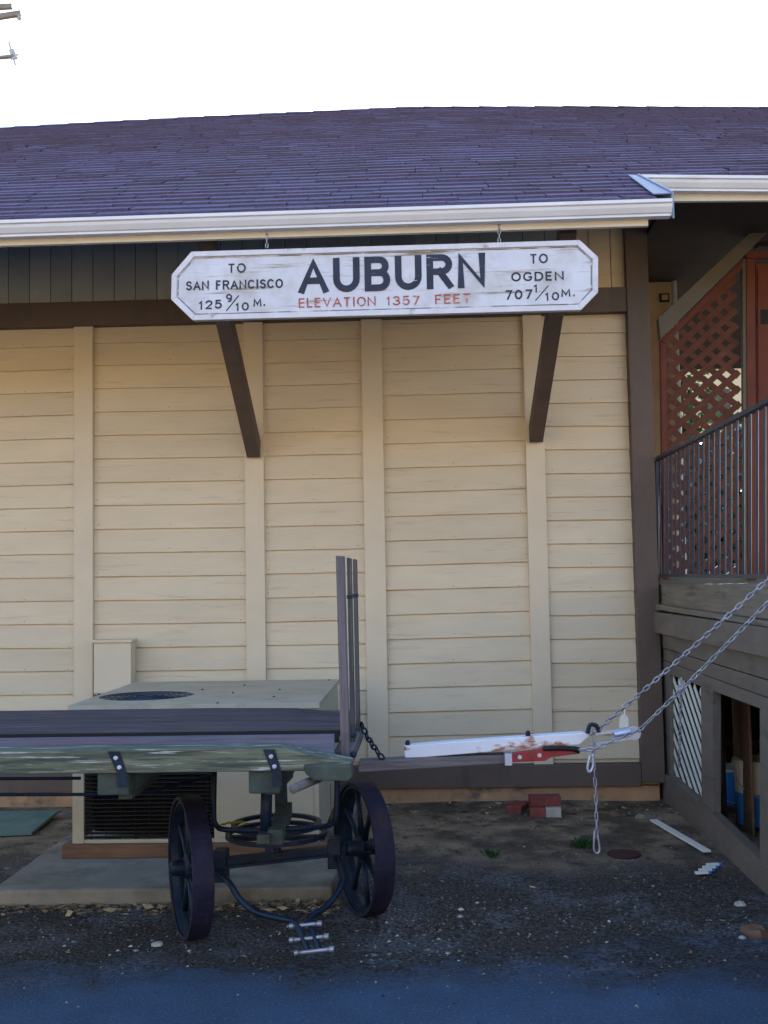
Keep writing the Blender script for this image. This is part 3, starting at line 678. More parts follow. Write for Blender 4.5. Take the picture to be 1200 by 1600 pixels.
# outer side rail, tapered at the right end
zr1 = at(300, 1170, dn(4.05)).z; zin = at(300, 1151, dn(4.17)).z; zr0 = at(300, 1207, dn(4.05)).z
xk = at(432, 1160, dn(4.05)).x; xr_ = at(548, 1200, dn(4.05)).x
b = MB(); prf = [(XB, zr1), (xk, zr1), (xr_, zr0+.028), (xr_, zr0), (XB, zr0)]
ya = dn(4.05)
b.prism([(p[0], ya, p[1]) for p in prf], (0, .118, 0)); b.build('side_rail', M['greenwood'], cart, bevel=.005)
b = MB(); b.prism([(p[0], ya+.12, p[1]) for p in [(XB, zin), (xe-.01, zin), (xe-.01, zr0+.01), (XB, zr0+.01)]], (0, .03, 0)); b.build('inner_rail', M['bluewood'], cart)
# far side rail and cross sills
b = MB(); b.box((XB, dn(5.12), zr0), (xe, dn(5.22), zr1)); b.build('side_rail', M['greenwood'], cart)
for px_ in (180, 415, -160):
    xx = at(px_, 1215, dn(4.1)).x
    b = MB(); b.box((xx-.06, ya+.02, zr0-.085), (xx+.06, dn(5.2), zr0-.001)); b.build('cross_sill', M['greenwood2'], cart, bevel=.006)
for (x1, y1, x2, y2) in ((168, 1174, 190, 1209), (411, 1171, 432, 1208)):
    b = MB(); w_ = 20
    q_ = [at(x1, y1, ya-.006), at(x1+w_-2, y1, ya-.006), at(x2+w_-12, y2, ya-.006), at(x2-7, y2, ya-.006)]
    b.prism(q_[::-1], (0, .005, 0)); xx = q_[3]; yy = q_[2]
    b.hexa([(xx.x, ya-.006, xx.z-.05), (yy.x, ya-.006, yy.z-.05), (yy.x, ya-.001, yy.z-.05), (xx.x, ya-.001, xx.z-.05), (xx.x, ya-.006, xx.z), (yy.x, ya-.006, yy.z), (yy.x, ya-.001, yy.z), (xx.x, ya-.001, xx.z)])
    st_ = b.build('iron_strap', M['black_iron'], cart)
    for t_ in (.3, .72):
        c_ = lerp((q_[0]+q_[1])/2, (q_[2]+q_[3])/2, t_); m2 = MB(); m2.lathe([(.0085, 0), (.0085, .005), (.005, .008)], c_, (0, -1, 0), 12); m2.build('bolt', M['steel'], st_)
# slanting timber stays under the sills
b = MB(); b.beam(at(196, 1236, dn(4.15)), at(240, 1207, dn(4.9)), .05, .06); b.build('stay', M['greenwood2'], cart)
b = MB(); b.beam(at(424, 1230, dn(4.15)), at(450, 1204, dn(4.7)), .045, .055); b.build('stay', M['greenwood2'], cart)
# end casting and peg
b = MB(); q_ = [at(474, 1196, ya-.02), at(548, 1197, ya-.02), at(551, 1214, ya-.02), at(545, 1221, ya-.02), at(490, 1220, ya-.02), at(476, 1208, ya-.02)]
b.prism(q_[::-1], (0, .10, 0)); b.build('end_casting', M['greenwood2'], cart, bevel=.005)
b = MB(); b.box((xe-.03, dn(4.36), zr0-.045), (xe+.045, dn(5.2), zr0+.02)); b.build('end_sill', M['graywood'], cart, bevel=.006)
b = MB(); b.tube([at(457, 1233, dn(3.98)), at(500, 1215, dn(4.15))], .017, 10); b.build('peg', M['graywood'], cart, smooth=True)
# upright stakes at the end
for (xl, xr2, ytp, dd, xbl, xbr) in ((524.5, 537.5, 868, 4.27, 533, 546), (541.5, 548.5, 871, 4.62, 548, 555), (551, 557, 873, 4.95, 557, 563)):
    Y = dn(dd); ybm = at(540, 1195, Y).z
    T0, T1 = at(xl, ytp, Y), at(xr2, ytp+1, Y); B0, B1 = at(xbl, 1192, Y), at(xbr, 1192, Y)
    B0.z = B1.z = zr0-.0; n = 1; b = MB()
    for i in range(n):
        a0, a1 = lerp(T0, B0, i/n), lerp(T1, B1, i/n); c0, c1 = lerp(T0, B0, (i+1)/n), lerp(T1, B1, (i+1)/n)
        b.hexa([c0, c1, c1+Vector((0,.065,0)), c0+Vector((0,.065,0)), a0, a1, a1+Vector((0,.065,0)), a0+Vector((0,.065,0))])
    st_ = b.build('stake', M['stakewood'] if dd < 4.3 else M['stakedark'], cart, bevel=.004)
    if dd > 4.3:
        m2 = MB(); c_ = lerp(T0, B0, .21); c2 = lerp(T1, B1, .21); m2.box((c_.x-.002, Y-.003, c_.z-.008), (c2.x+.002, Y+.068, c_.z+.008)); m2.build('cross_bar', M['black_iron'], st_)
for py_ in (1178, 1148): b = MB(); b.lathe([(.012, 0), (.012, .012), (.006, .018)], at(551, py_, dn(4.25)), (.4, -1, 0), 10); b.build('bolt', M['black_iron'], cart)
# front truck: axle turned towards the viewer
WR = .302
hubL = atZ(297, 1354, WR+.010); hubR = atZ(567, 1324, WR+.010)
axd = (hubL-hubR).normalized()
upv = Vector((0,0,1)); fwd = Vector((axd.y, -axd.x, 0))
def wheel(c_, sgn):
    # c_: centre of the wheel; sgn: +1 outer side is towards axd
    t_ = MB(); W = .046; t_.lathe([(WR-.018, -W), (WR, -W), (WR, W), (WR-.018, W), (WR-.018, -W)], c_, axd, 64, cap=False)
    ty = t_.build('wheel', M['tyre'], cart, bevel=.004)
    t_.v = []; r2 = MB(); r2.lathe([(WR-.0185, -.035), (WR-.0185, .035), (WR-.03, .035), (WR-.045, .006), (WR-.045, -.006), (WR-.03, -.035), (WR-.0185, -.035)], c_, axd, 64, cap=False)
    r2.build('rim', M['black_iron'], ty)
    h_ = MB(); h_.lathe([(.028, -.085), (.034, -.08), (.038, -.03), (.055, -.015), (.055, .015), (.038, .03), (.034, .07), (.028, .082), (.018, .088)], c_, axd, 24); h_.build('hub', M['black_iron'], ty, smooth=False)
    for k in range(8):
        an = 2*math.pi*(k+.3)/8; dr = upv*math.cos(an)+fwd*math.sin(an); s_ = MB()
        s_.tube([c_+dr*.05, c_+dr*.15, c_+dr*(WR-.035)], [.017, .012, .015], 8); s_.build('spoke', M['black_iron'], ty, smooth=True)
wheel(hubL, 1); wheel(hubR, -1)
# axle, ring, king post
b = MB(); a0, a1 = hubL-axd*.08, hubR+axd*.08; b.beam(lerp(a0, a1, .02), lerp(a0, a1, .98), .05, .045); b.tube([hubL+axd*.09, hubR-axd*.09], .02, 10)
b.beam(lerp(a0, a1, .08)+Vector((0,-.04,-.012)), lerp(a0, a1, .92)+Vector((0,-.04,-.012)), .012, .012)
b.build('axle', M['black_iron'], cart)
for t_ in (.09, .91):
    c_ = lerp(a0, a1, t_); b = MB(); b.box((c_.x-.03, c_.y-.045, c_.z-.075), (c_.x+.03, c_.y+.045, c_.z+.06)); b.build('axle_block', M['black_iron'], cart, bevel=.006)
ctr = lerp(a0, a1, .5)
zring = at(432, 1302, ctr.y).z; cr = Vector((at(432, 1300, ctr.y).x, ctr.y, zring))
for z_, rr, nm in ((zring, .23, 'turntable_ring'), (zring+.04, .205, 'turntable_ring')):
    b = MB(); b.lathe([(rr-.022, -.009), (rr+.0, -.009), (rr+.0, .009), (rr-.022, .009), (rr-.022, -.009)], Vector((cr.x, cr.y, z_)), (0,0,1), 48, cap=False); b.build(nm, M['black_iron'], cart)
b = MB(); b.beam(cr+Vector((-.22,0,-.02)), cr+Vector((.22,0,-.02)), .04, .02, (0,0,1)); b.beam(cr+Vector((0,-.22,-.022)), cr+Vector((0,.22,-.022)), .04, .02, (0,0,1)); b.tube([(cr.x, cr.y, zring-.05-.06), (cr.x, cr.y, zring+.06)], .02, 10)
b.build('turntable_plate', M['black_iron'], cart)
# posts carrying the bed above the ring
b = MB(); b.tube([at(417, 1228, dn(4.5)), at(415, 1300, dn(4.5))], .024, 12); b.build('post', M['black_iron'], cart, smooth=True)
b = MB(); b.beam(at(438, 1205, dn(4.85)), at(440, 1272, dn(4.85)), .05, .05, (0,1,0)); b.build('post', M['black_iron'], cart)
b = MB(); p0 = at(405, 1313, dn(4.49)); p1 = at(425, 1298, dn(4.49)); b.box((p0.x, dn(4.49), p0.z), (p1.x, dn(4.42), p1.z)); b.build('block', M['greenwood2'], cart, bevel=.004)
b = MB(); b.beam(at(430, 1308, dn(4.45)), at(446, 1264, dn(4.85)), .06, .06); b.build('stay', M['greenwood2'], cart)
# hanging U bow that carries the ring
def sm(pts, n=5):
    o_ = []; P_ = [pts[0]]+pts+[pts[-1]]
    for i in range(1, len(P_)-2):
        for k in range(n):
            t_ = k/n; a_, b_, c_, d_ = P_[i-1], P_[i], P_[i+1], P_[i+2]
            o_.append(.5*((2*b_)+(c_-a_)*t_+(2*a_-5*b_+4*c_-d_)*t_*t_+(3*b_-a_-3*c_+d_)*t_**3))
    return o_+[pts[-1]]
b = MB(); b.tube(sm([at(335, 1205, dn(4.75)), at(334, 1270, dn(4.75)), at(337, 1288, dn(4.75)), at(350, 1296, dn(4.75)), at(400, 1297, dn(4.6)), at(470, 1294, dn(4.6)), at(512, 1290, dn(4.75)), at(524, 1278, dn(4.75)), at(526, 1250, dn(4.75)), at(527, 1205, dn(4.75))]), .012, 8); b.build('ring_hanger', M['black_iron'], cart, smooth=True)
# truss rods
for pts in ([(-300, 1218, 4.3), (126, 1216, 4.35)], [(-300, 1243, 4.3), (200, 1241, 4.35), (240, 1236, 4.45), (332, 1212, 4.8)]):
    b = MB(); b.tube([at(x_, y_, dn(d2)) for x_, y_, d2 in pts], .007, 6); b.build('truss_rod', M['black_iron'], cart)
# drawbar bow, fork and foot bars
b = MB()
b.tube(sm([lerp(a0, a1, .06)+Vector((0,-.05,-.02)), at(357, 1378, dn(4.62)), at(375, 1405, dn(4.58)), at(402, 1426, dn(4.55)), at(448, 1437, dn(4.52)), at(461, 1441, dn(4.5)), at(470, 1460, dn(4.47)), at(482, 1489, dn(4.44))]), .0135, 8)
b.tube(sm([lerp(a0, a1, .93)+Vector((0,-.05,-.02)), at(535, 1372, dn(4.78)), at(527, 1395, dn(4.7)), at(508, 1418, dn(4.62)), at(488, 1430, dn(4.55)), at(483, 1438, dn(4.52)), at(490, 1460, dn(4.47)), at(499, 1487, dn(4.44))]), .0135, 8)
b.build('drawbar_bow', M['black_iron'], cart, smooth=True)
for l, r_ in (((455, 1447), (499, 1443)), ((455, 1469), (510, 1463)), ((463, 1489), (518, 1483))):
    b = MB(); dd = 4.49 if l[1] < 1450 else (4.46 if l[1] < 1475 else 4.43)
    b.tube([at(*l, dn(dd)), at(*r_, dn(dd))], .008, 8); p_ = at(*r_, dn(dd)); p2 = at(*l, dn(dd)); b.lathe([(.012, -.01), (.012, .01)], p_, (1,0,0), 10); b.lathe([(.011, -.008), (.011, .008)], p2, (1,0,0), 10)
    b.build('fork_bar', M['chainsteel'], cart, smooth=True)

# ---------------- timber tongue and rusty bar ----------------
tg = MB(); tdp = 4.72
T = [at(560, 1190, dn(tdp)), at(789, 1179, dn(tdp+.1)), at(789, 1193, dn(tdp+.1)), at(560, 1207, dn(tdp))]
tg.prism(T[::-1], (0, .09, 0)); tg.build('tongue', M['graywood'], cart, bevel=.004)
bar = thing('tow_bar', tuple(at(770, 1172, dn(4.85))), 'rusty white steel bar lying along the cart tongue, with a red lever', 'tow bar')
b = MB(); yk = dn(4.80)
P_ = [at(631, 1166, yk), at(700, 1160, yk), at(912, 1145, yk), at(922, 1150, yk), at(905, 1164, yk), at(860, 1167, yk), at(633, 1186, yk)]
b.prism(P_[::-1], (0, .07, 0)); b.build('channel', M['white_rust'], bar, bevel=.004)
b = MB(); P_ = [at(800, 1177, yk-.03), at(852, 1170, yk-.03), at(858, 1174, yk-.03), at(905, 1172, yk-.03), at(905, 1178, yk-.03), at(862, 1183, yk-.03), at(852, 1189, yk-.03), at(800, 1191, yk-.03)]
b.prism(P_[::-1], (0, .03, 0)); b.build('lever_plate', M['redpaint'], bar, bevel=.003)
b = MB(); b.tube(sm([at(848, 1170, yk-.035), at(868, 1169, yk-.035), at(895, 1170, yk-.035), at(906, 1173, yk-.035)]), [.006]+[.011]*10+[.013]*4+[.015], 8); b.build('lever_handle', M['black'], bar, smooth=True)
b = MB(); b.box((at(788, 1180, yk).x, yk-.035, at(788, 1194, yk).z), (at(799, 1180, yk).x, yk+.03, at(788, 1176, yk).z)); b.build('clamp', M['steel'], bar)
for px_, py_ in ((812, 1183), (843, 1180)): b = MB(); b.lathe([(.009, 0), (.009, .005)], at(px_, py_, yk-.031), (0,-1,0), 10); b.build('bolt', M['steel'], bar)
for px_, py_ in ((637, 1163), (825, 1148)): b = MB(); b.lathe([(.011, -.01), (.011, .008), (.006, .018)], at(px_, py_, yk+.03), n=8); b.build('bolt', M['black_iron'], bar)
b = MB()
b.beam(at(925, 1147, yk+.02), at(992, 1138, yk+.02), .03, .012); b.beam(at(930, 1162, yk+.02), at(999, 1150, yk+.02), .03, .012)
b.beam(at(962, 1143, yk+.02), at(962, 1156, yk+.02), .03, .01, (0,1,0)); b.lathe([(.03, -.012), (.03, .012)], at(990, 1145, yk+.02), (0,1,0), 14)
b.tube([at(960, 1148, yk-.01), at(985, 1143, yk-.01)], .012, 10); b.build('coupler', M['steel'], bar)
b = MB(); P_ = [at(968, 1137, yk+.03), at(968, 1124, yk+.03), at(972, 1117, yk+.03), at(979, 1117, yk+.03), at(982, 1124, yk+.03), at(982, 1136, yk+.03)]
b.prism(P_, (0, .01, 0)); b.tube(sm([at(976, 1118, yk+.03), at(976, 1106, yk+.03), at(972, 1102, yk+.03)]), .004, 6); b.build('latch_plate', M['fascia'], bar)

# ---------------- chains ----------------
def sag(a_, b_, s_, n=24): return [lerp(a_, b_, i/n)-Vector((0,0,4*s_*(i/n)*(1-i/n))) for i in range(n+1)]
XD = X0+.005
kn = at(925, 1148, yk-.06)
anchor = atX(1346, 768, XD-.03); anchor2 = atX(1346, 786, XD-.03)
c = thing('chain', tuple(kn), 'upper of two steel chains stretched from tow bar up to the railing', 'chain', 'steel chains at the tow bar')
chain_mesh(sag(kn, anchor, .015)).build('links', M['chainsteel'], c, smooth=True)
k2 = at(905, 1172, yk-.06)
c = thing('chain', tuple(k2), 'lower of two steel chains stretched from tow bar up to the railing', 'chain', 'steel chains at the tow bar')
p_ = at(1000, 1140, yk-.09)
chain_mesh([k2, at(930, 1170, yk-.08), at(965, 1155, yk-.1)] + sag(p_, anchor2, .015), twist=.4).build('links', M['chainsteel'], c, smooth=True)
c = thing('chain', tuple(at(932, 1330, yk-.06)), 'loose end of steel chain hanging straight down from the tow bar', 'chain', 'steel chains at the tow bar')
m_ = chain_mesh([at(928, 1136, yk-.07), at(927, 1180, yk-.07), at(931, 1240, yk-.07), at(933, 1322, yk-.07)], .0031, .046, .017)
m_.tube(sm([at(929, 1298, yk-.09), at(928, 1325, yk-.09), at(932, 1333, yk-.09), at(937, 1328, yk-.09), at(934, 1305, yk-.09)]), .005, 6)
m_.build('links', M['chainsteel'], c, smooth=True)
b = MB(); b.tube(sm([at(922, 1180, yk-.1), at(918, 1200, yk-.1), at(922, 1206, yk-.1), at(927, 1195, yk-.1), at(926, 1178, yk-.1)]), .006, 7); b.build('snap_hook', M['steel'], c, smooth=True)
b = MB(); b.tube(sm([at(918, 1146, yk-.08), at(922, 1133, yk-.08), at(932, 1134, yk-.08), at(936, 1144, yk-.08)]), .009, 8); b.build('shackle', M['black_iron'], c, smooth=True)
c = thing('chain', tuple(at(598, 1186, dn(4.72))), 'short dark chain hanging from cart stakes down to the timber tongue', 'chain', 'steel chains at the tow bar')
chain_mesh([at(560, 1128, dn(5.0)), at(566, 1134, dn(4.95)), at(573, 1150, dn(4.9)), at(585, 1168, dn(4.8)), at(599, 1187, dn(4.73))], .0045, .05, .03).build('links', M['black_iron'], c, smooth=True)

c = thing('chain', tuple(atX(1060, 1205, XD-.09)), 'chain with padlock dangling in front of the white lattice', 'chain', 'steel chains at the tow bar')
p0, p1 = atX(1064, 1086, XD-.09), atX(1061, 1204, XD-.09)
chain_mesh([p0, lerp(p0, p1, .5), p1], .0035, .04, .021).build('links', M['chainsteel'], c, smooth=True)
b = MB(); q0 = p0+Vector((0,-.02,.01)); b.box((q0.x-.018, q0.y-.03, q0.z-.0), (q0.x+.012, q0.y+.03, q0.z+.05)); b.tube(sm([q0+Vector((0,-.02,.045)), q0+Vector((0,-.02,.08)), q0+Vector((0,0,.095)), q0+Vector((0,.02,.08)), q0+Vector((0,.02,.045))]), .005, 6); b.build('padlock', M['steel'], c, bevel=.003)

# ---------------- wooden deck at the right ----------------
deck = thing('wooden_deck', (X0+1.2, -2, 0), 'raised brown wooden deck with framed openings beside the depot corner', 'deck')
def face(pts, X, th, name, mt, parent=deck, bev=.003):
    m_ = MB(); m_.prism([atX(x_, y_, X) for x_, y_ in pts], (th, 0, 0)); return m_.build(name, mt, parent, bevel=bev)
def ext(l, r_, x_): return r_[1]+(r_[1]-l[1])/(r_[0]-l[0])*(x_-r_[0])
def band(tl, tr, bl, br, X, th, name, mt, parent=deck, xr2=1560):
    return face([tl, (xr2, ext(tl, tr, xr2)), (xr2, ext(bl, br, xr2)), bl], X, th, name, mt, parent)
Xd = X0+.02
band((1026, 913), (1200, 921), (1026, 943), (1200, 968), Xd, .04, 'rim_board', M['deckraw'])
band((1008, 941), (1200, 972), (1008, 950), (1200, 980), Xd-.045, .10, 'edge_trim', M['deckraw'])
band((1004, 953.5), (1200, 981.5), (1003, 984), (1200, 1028), Xd-.06, .055, 'ledger_rail', M['deckpaint'])
band((1022, 985), (1200, 1027), (1022, 1008), (1200, 1062), Xd-.003, .03, 'skirt_board', M['deckpaint'])
band((1022, 1009), (1200, 1063.5), (1022, 1026), (1200, 1090), Xd+.002, .03, 'skirt_board', M['deckpaint'])
band((1022, 1027), (1200, 1091.5), (1022, 1045), (1200, 1112), Xd-.002, .03, 'skirt_board', M['deckpaint'])
# posts and bottom beam
face([(1022, 1046), (1046, 1054), (1048, 1222), (1022, 1212)], Xd+.004, .04, 'frame_post', M['deckpaint'])
face([(1095, 1069), (1113, 1077), (1113, 1285), (1096, 1262)], Xd-.008, .05, 'frame_post', M['deckpaint'])
face([(1187, 1106), (1204, 1113), (1204, 1372), (1187, 1345)], Xd-.008, .05, 'frame_post', M['deckpaint'])
face([(1330, 1150), (1366, 1160), (1366, 1570), (1330, 1540)], Xd-.008, .05, 'frame_post', M['deckpaint'])
face([(1021, 1205), (1048, 1214), (1096, 1256), (1200, 1357), (1560, 1690), (1560, 1800), (1200, 1426), (1044, 1267), (1021, 1243)], Xd-.02, .06, 'bottom_beam', M['deckpaint'])
# white lattice in the first opening: diagonal slats
lt = MB()
TLq, TRq, BRq, BLq = (1044, 1053), (1097, 1076), (1098, 1262), (1046, 1214)
for k in range(-4, 14):
    t_ = k*.145
    y0 = 1053+k*22-40
    A_ = (1044, y0); B_ = (1098, y0+165)
    # clip to the opening in the slat direction
    pts = []
    for i in range(41):
        s_ = i/40; x_ = 1044+54*s_; y_ = y0+165*s_
        top = 1053+(x_-1044)*.43; bot = 1214+(x_-1046)*.92
        if top <= y_ <= bot: pts.append((x_, y_))
    if len(pts) > 1: lt.beam(atX(*pts[0], Xd+.03), atX(*pts[-1], Xd+.03), .004, .042, (0, 1, 0))
wl_ = lt.build('white_lattice', M['whiteplastic'], deck)
# studs inside the second opening, floor, joists, added unseen walls blocking light
for x1, x2, dd in ((1117, 1130, .12), (1147, 1172, .25)):
    q_ = atX(x1, 1200, Xd+dd); q3 = atX(x2, 1200, Xd+dd); b = MB(); b.box((Xd+dd, min(q_.y, q3.y), -.05), (Xd+dd+.015, max(q_.y, q3.y), 1.35)); b.build('stud', M['darkwood'] if dd < .2 else M['sleeper'], deck)
zfl = atX(1100, 915, Xd).z
b = MB(); y_ = -4.6
while y_ < 6: b.box((Xd+.001, y_, zfl-.035), (5.2, y_+.135, zfl)); y_ += .142
b.build('floor_boards', M['deckraw'], deck)
b = MB(); y_ = -4.5
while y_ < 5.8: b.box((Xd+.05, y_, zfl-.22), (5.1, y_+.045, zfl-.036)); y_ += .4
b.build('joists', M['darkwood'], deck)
b = MB(); b.box((5.1, -4.6, -.05), (5.2, 6, zfl-.036)); b.box((Xd+.06, -4.6, -.05), (5.1, -4.55, zfl-.22)); b.box((Xd+.06, 3.0, -.05), (5.1, 3.05, zfl-.22)); b.build('light_block_skirt', M['darkwood'], deck)  # unseen walls added to keep light out under the deck
# gate railing on the deck edge
rl = thing('deck_railing', tuple(atX(1100, 912, Xd+.03)), 'dark metal railing with thin upright bars on the deck edge', 'railing')
Xr = Xd+.02
tA, tB = atX(1026, 718, Xr), atX(1346, 553, Xr); bA, bB = atX(1026, 899, Xr), atX(1346, 902, Xr)
b = MB(); b.beam(tA, tB, .045, .022); b.build('top_rail', M['railmetal'], rl)
b = MB(); b.beam(bA, bB, .025, .02); b.build('bottom_rail', M['railmetal'], rl)
L_ = (tB-tA).length; nb = int(L_/.115)
for k in range(nb+1):
    t_ = k/nb; b = MB(); p0 = lerp(tA, tB, t_); p1 = lerp(bA, bB, t_)
    b.tube([(p0.x, p0.y, p0.z-.01), (p1.x, p1.y, p1.z)], .0068 if k % 24 else .02, 6)
    if k % 24 == 0: b.tube([(p0.x, p0.y, p0.z-.01), (p1.x, p1.y, zfl)], .02, 6)
    b.build('baluster' if k % 24 else 'post', M['railmetal'], rl)

# ---------------- red lattice screen and porch ----------------
YL = .10
sc = thing('lattice_screen', tuple(at(1100, 905, YL)), 'red stained diagonal lattice screen behind the deck railing', 'lattice screen')
def poly(pts, Y, th, name, mt, parent, bev=.002):
    m_ = MB(); m_.prism([at(x_, y_, Y) for x_, y_ in pts][::-1], (0, th, 0)); return m_.build(name, mt, parent, bevel=bev)
poly([(1032, 532), (1041, 538), (1046, 906), (1037, 906)], YL-.03, .05, 'side_frame', M['redwood'], sc)
poly([(1032, 531), (1160, 407), (1160, 418), (1040, 537)], YL-.03, .05, 'top_frame', M['redwood'], sc)
poly([(1160, 404), (1166, 404), (1168, 906), (1163, 906)], YL-.03, .05, 'side_frame', M['olive'], sc)
ltm = MB()
lx0, lx1 = at(1041, 800, YL).x, at(1163, 800, YL).x; lz0 = at(1100, 906, YL).z; lz1 = at(1100, 405, YL).z
def topz(x_):   # under the sloping top frame
    a_, c_ = at(1040, 537, YL), at(1160, 418, YL); return a_.z+(c_.z-a_.z)*(x_-a_.x)/(c_.x-a_.x)
stp = .112
for sg, yy in ((1, 0), (-1, .012)):
    k = -60
    while k < 60:
        base = lz0+k*stp; pts = []
        for i in range(61):
            x_ = lerp(lx0, lx1, i/60); z_ = base+sg*(x_-lx0)*.85
            if lz0 <= z_ <= topz(x_): pts.append((x_, z_))
        if len(pts) > 1: ltm.beam((pts[0][0], YL+yy, pts[0][1]), (pts[-1][0], YL+yy, pts[-1][1]), .0105, .043, (0,0,1))
        k += 1
ltm.build('lattice', M['latticewood'], sc)
poly([(1030, 898), (1400, 898), (1400, 921), (1030, 921)], YL-.025, .075, 'sun_block_board', M['olive'], sc)  # board added to block low sun and cover the bright floor strip
# diagonal porch brace and post and door at the far right
poly([(1029, 497), (1200, 337), (1330, 215), (1330, 240), (1200, 362), (1032, 530)], YL-.12, .08, 'porch_brace', M['olive'], depot)
dr = thing('wooden_door', tuple(at(1220, 905, YL)), 'red brown panelled wooden door beside the lattice screen', 'door')
poly([(1166.5, 404), (1180, 404), (1182, 906), (1169, 906)], YL-.04, .08, 'jamb', M['redwood'], dr)
poly([(1181, 412), (1330, 412), (1330, 906), (1184, 906)], YL, .04, 'door_panel', M['redwood'], dr)
poly([(1184, 418), (1188, 418), (1190, 906), (1186, 906)], YL-.012, .011, 'stile', M['redwood'], dr)
poly([(1166, 392), (1330, 392), (1330, 403), (1166, 403)], YL-.05, .09, 'head', M['redwood'], dr)
b = MB(); c_ = at(1195, 495, YL); b.box((c_.x-.06, YL-.01, c_.z-.05), (c_.x+.05, YL-.001, c_.z+.05)); b.build('hinge', M['darkwood'], dr)
# porch ceiling, beam
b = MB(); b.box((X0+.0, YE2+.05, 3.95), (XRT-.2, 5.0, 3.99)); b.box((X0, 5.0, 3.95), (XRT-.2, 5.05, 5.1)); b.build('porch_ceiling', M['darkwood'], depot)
poly([(1184, 340), (1700, 340), (1700, 385), (1184, 385)], YL+.1, .1, 'porch_beam', M['darkwood'], depot)
b = MB(); b.box((5.2, -.2, 0), (5.35, -.05, 3.94)); b.box((5.2, 4.8, 0), (5.35, 4.95, 3.94)); b.build('porch_post', M['brown'], depot)
# tan porch wall stub with a small square box and a white downspout beside it
xp1 = at(1050, 470, 1.2).x
b = MB(); b.box((X0-.02, 1.2, zfl+.001), (xp1, 1.3, 3.949)); b.build('porch_wall', M['farwall'], depot)
lb = thing('outlet_box', tuple(at(1038, 471, 1.19)), 'small square framed box on the tan porch wall above the brace', 'outlet box')
c1 = at(1030, 460, 1.2); c2 = at(1045, 472, 1.2)
b = MB(); b.box((c1.x, 1.175, c2.z), (c2.x, 1.199, c1.z)); b.build('frame', M['darkwood'], lb)
b = MB(); b.box((c1.x+.012, 1.165, c2.z+.012), (c2.x-.012, 1.174, c1.z-.012)); b.build('cover', M['farwall'], lb)
b = MB(); p0 = at(1054, 470, 1.15); b.tube([(p0.x, 1.15, zfl+.01), (p0.x, 1.15, 3.94)], .022, 10); tag(b.build('downspout', M['gutter'], smooth=True), 'white downspout pipe at the edge of the tan porch wall', 'downspout')
# pale house far beyond
hs = thing('far_house', (at(1130, 800, 24).x, 24, 0), 'pale cream house seen through the middle of the lattice', 'house')
xa, xb = at(1060, 700, 24).x, at(1290, 700, 24).x; zt = at(1130, 560, 24).z
b = MB(); b.box((xa, 24, 0), (xb, 29, zt)); b.build('wall', mat('house_cream', (.62,.52,.32), .8, vary=.06, scale=1, bump=.05), hs)
b = MB(); b.prism([(xa-.4, 23.6, zt+.001), (xa-.4, 29.4, zt+.001), (xa-.4, 26.5, zt+1.8)], (xb-xa+.8, 0, 0)); b.build('roof', M['shingle'], hs)
for k in range(3):
    x_ = lerp(xa, xb, .2+k*.25); b = MB(); b.box((x_, 23.97, zt-1.9), (x_+.7, 23.999, zt-.9)); b.build('window', M['interior'], hs)
# trees beyond
def tree(x_, y_, h_, r_, label):
    t_ = thing('tree', (x_, y_, 0), label, 'tree', 'trees beyond the porch')
    b = MB(); b.tube([(x_, y_, 0), (x_+.1, y_, h_*.4), (x_-.1, y_+.1, h_*.75)], [.2, .14, .05], 10)
    for k in range(6):
        an = k*1.05; z_ = h_*(.3+.07*k); b.tube([(x_, y_, z_), (x_+math.cos(an)*r_*.4, y_+math.sin(an)*r_*.4, z_+.5), (x_+math.cos(an)*r_*.7, y_+math.sin(an)*r_*.7, z_+.9)], [.07, .045, .02], 6)
    b.build('trunk', M['bark'], t_, smooth=True)
    c_ = MB(); cl = []
    for k in range(80):
        an = rnd.uniform(0, 6.28); zz = rnd.uniform(.22, 1); rr = r_*math.sqrt(rnd.random())*(1-.5*abs(zz-.55)); cl.append((x_+rr*math.cos(an), y_+rr*math.sin(an), h_*zz, rnd.uniform(.3, .65)))
    for cx_, cy_, cz_, cr_ in cl:
        c_.tone = rnd.random(); tn = c_.tone
        for k in range(120):
            d_ = Vector((rnd.gauss(0,1), rnd.gauss(0,1), rnd.gauss(0,1))).normalized()*cr_*rnd.uniform(.4, 1); p = Vector((cx_, cy_, cz_))+d_
            u_ = Vector((rnd.gauss(0,1), rnd.gauss(0,1), rnd.gauss(0,1))).normalized(); v_ = u_.cross(Vector((rnd.gauss(0,1), rnd.gauss(0,1), rnd.gauss(0,1)))).normalized()
            c_.tone = min(1, max(0, tn+rnd.uniform(-.3, .3))); c_.add([p-u_*.07, p+v_*.04, p+u_*.07, p-v_*.04], [(0,1,2,3)])
    c_.build('crown', M['foliage'], t_)
tree(4.1, 12, 5.6, 1.0, 'green leafy tree seen through the left half of the red lattice')
tree(5.3, 13.5, 3.7, 1.9, 'green leafy tree seen through the right half of the red lattice')

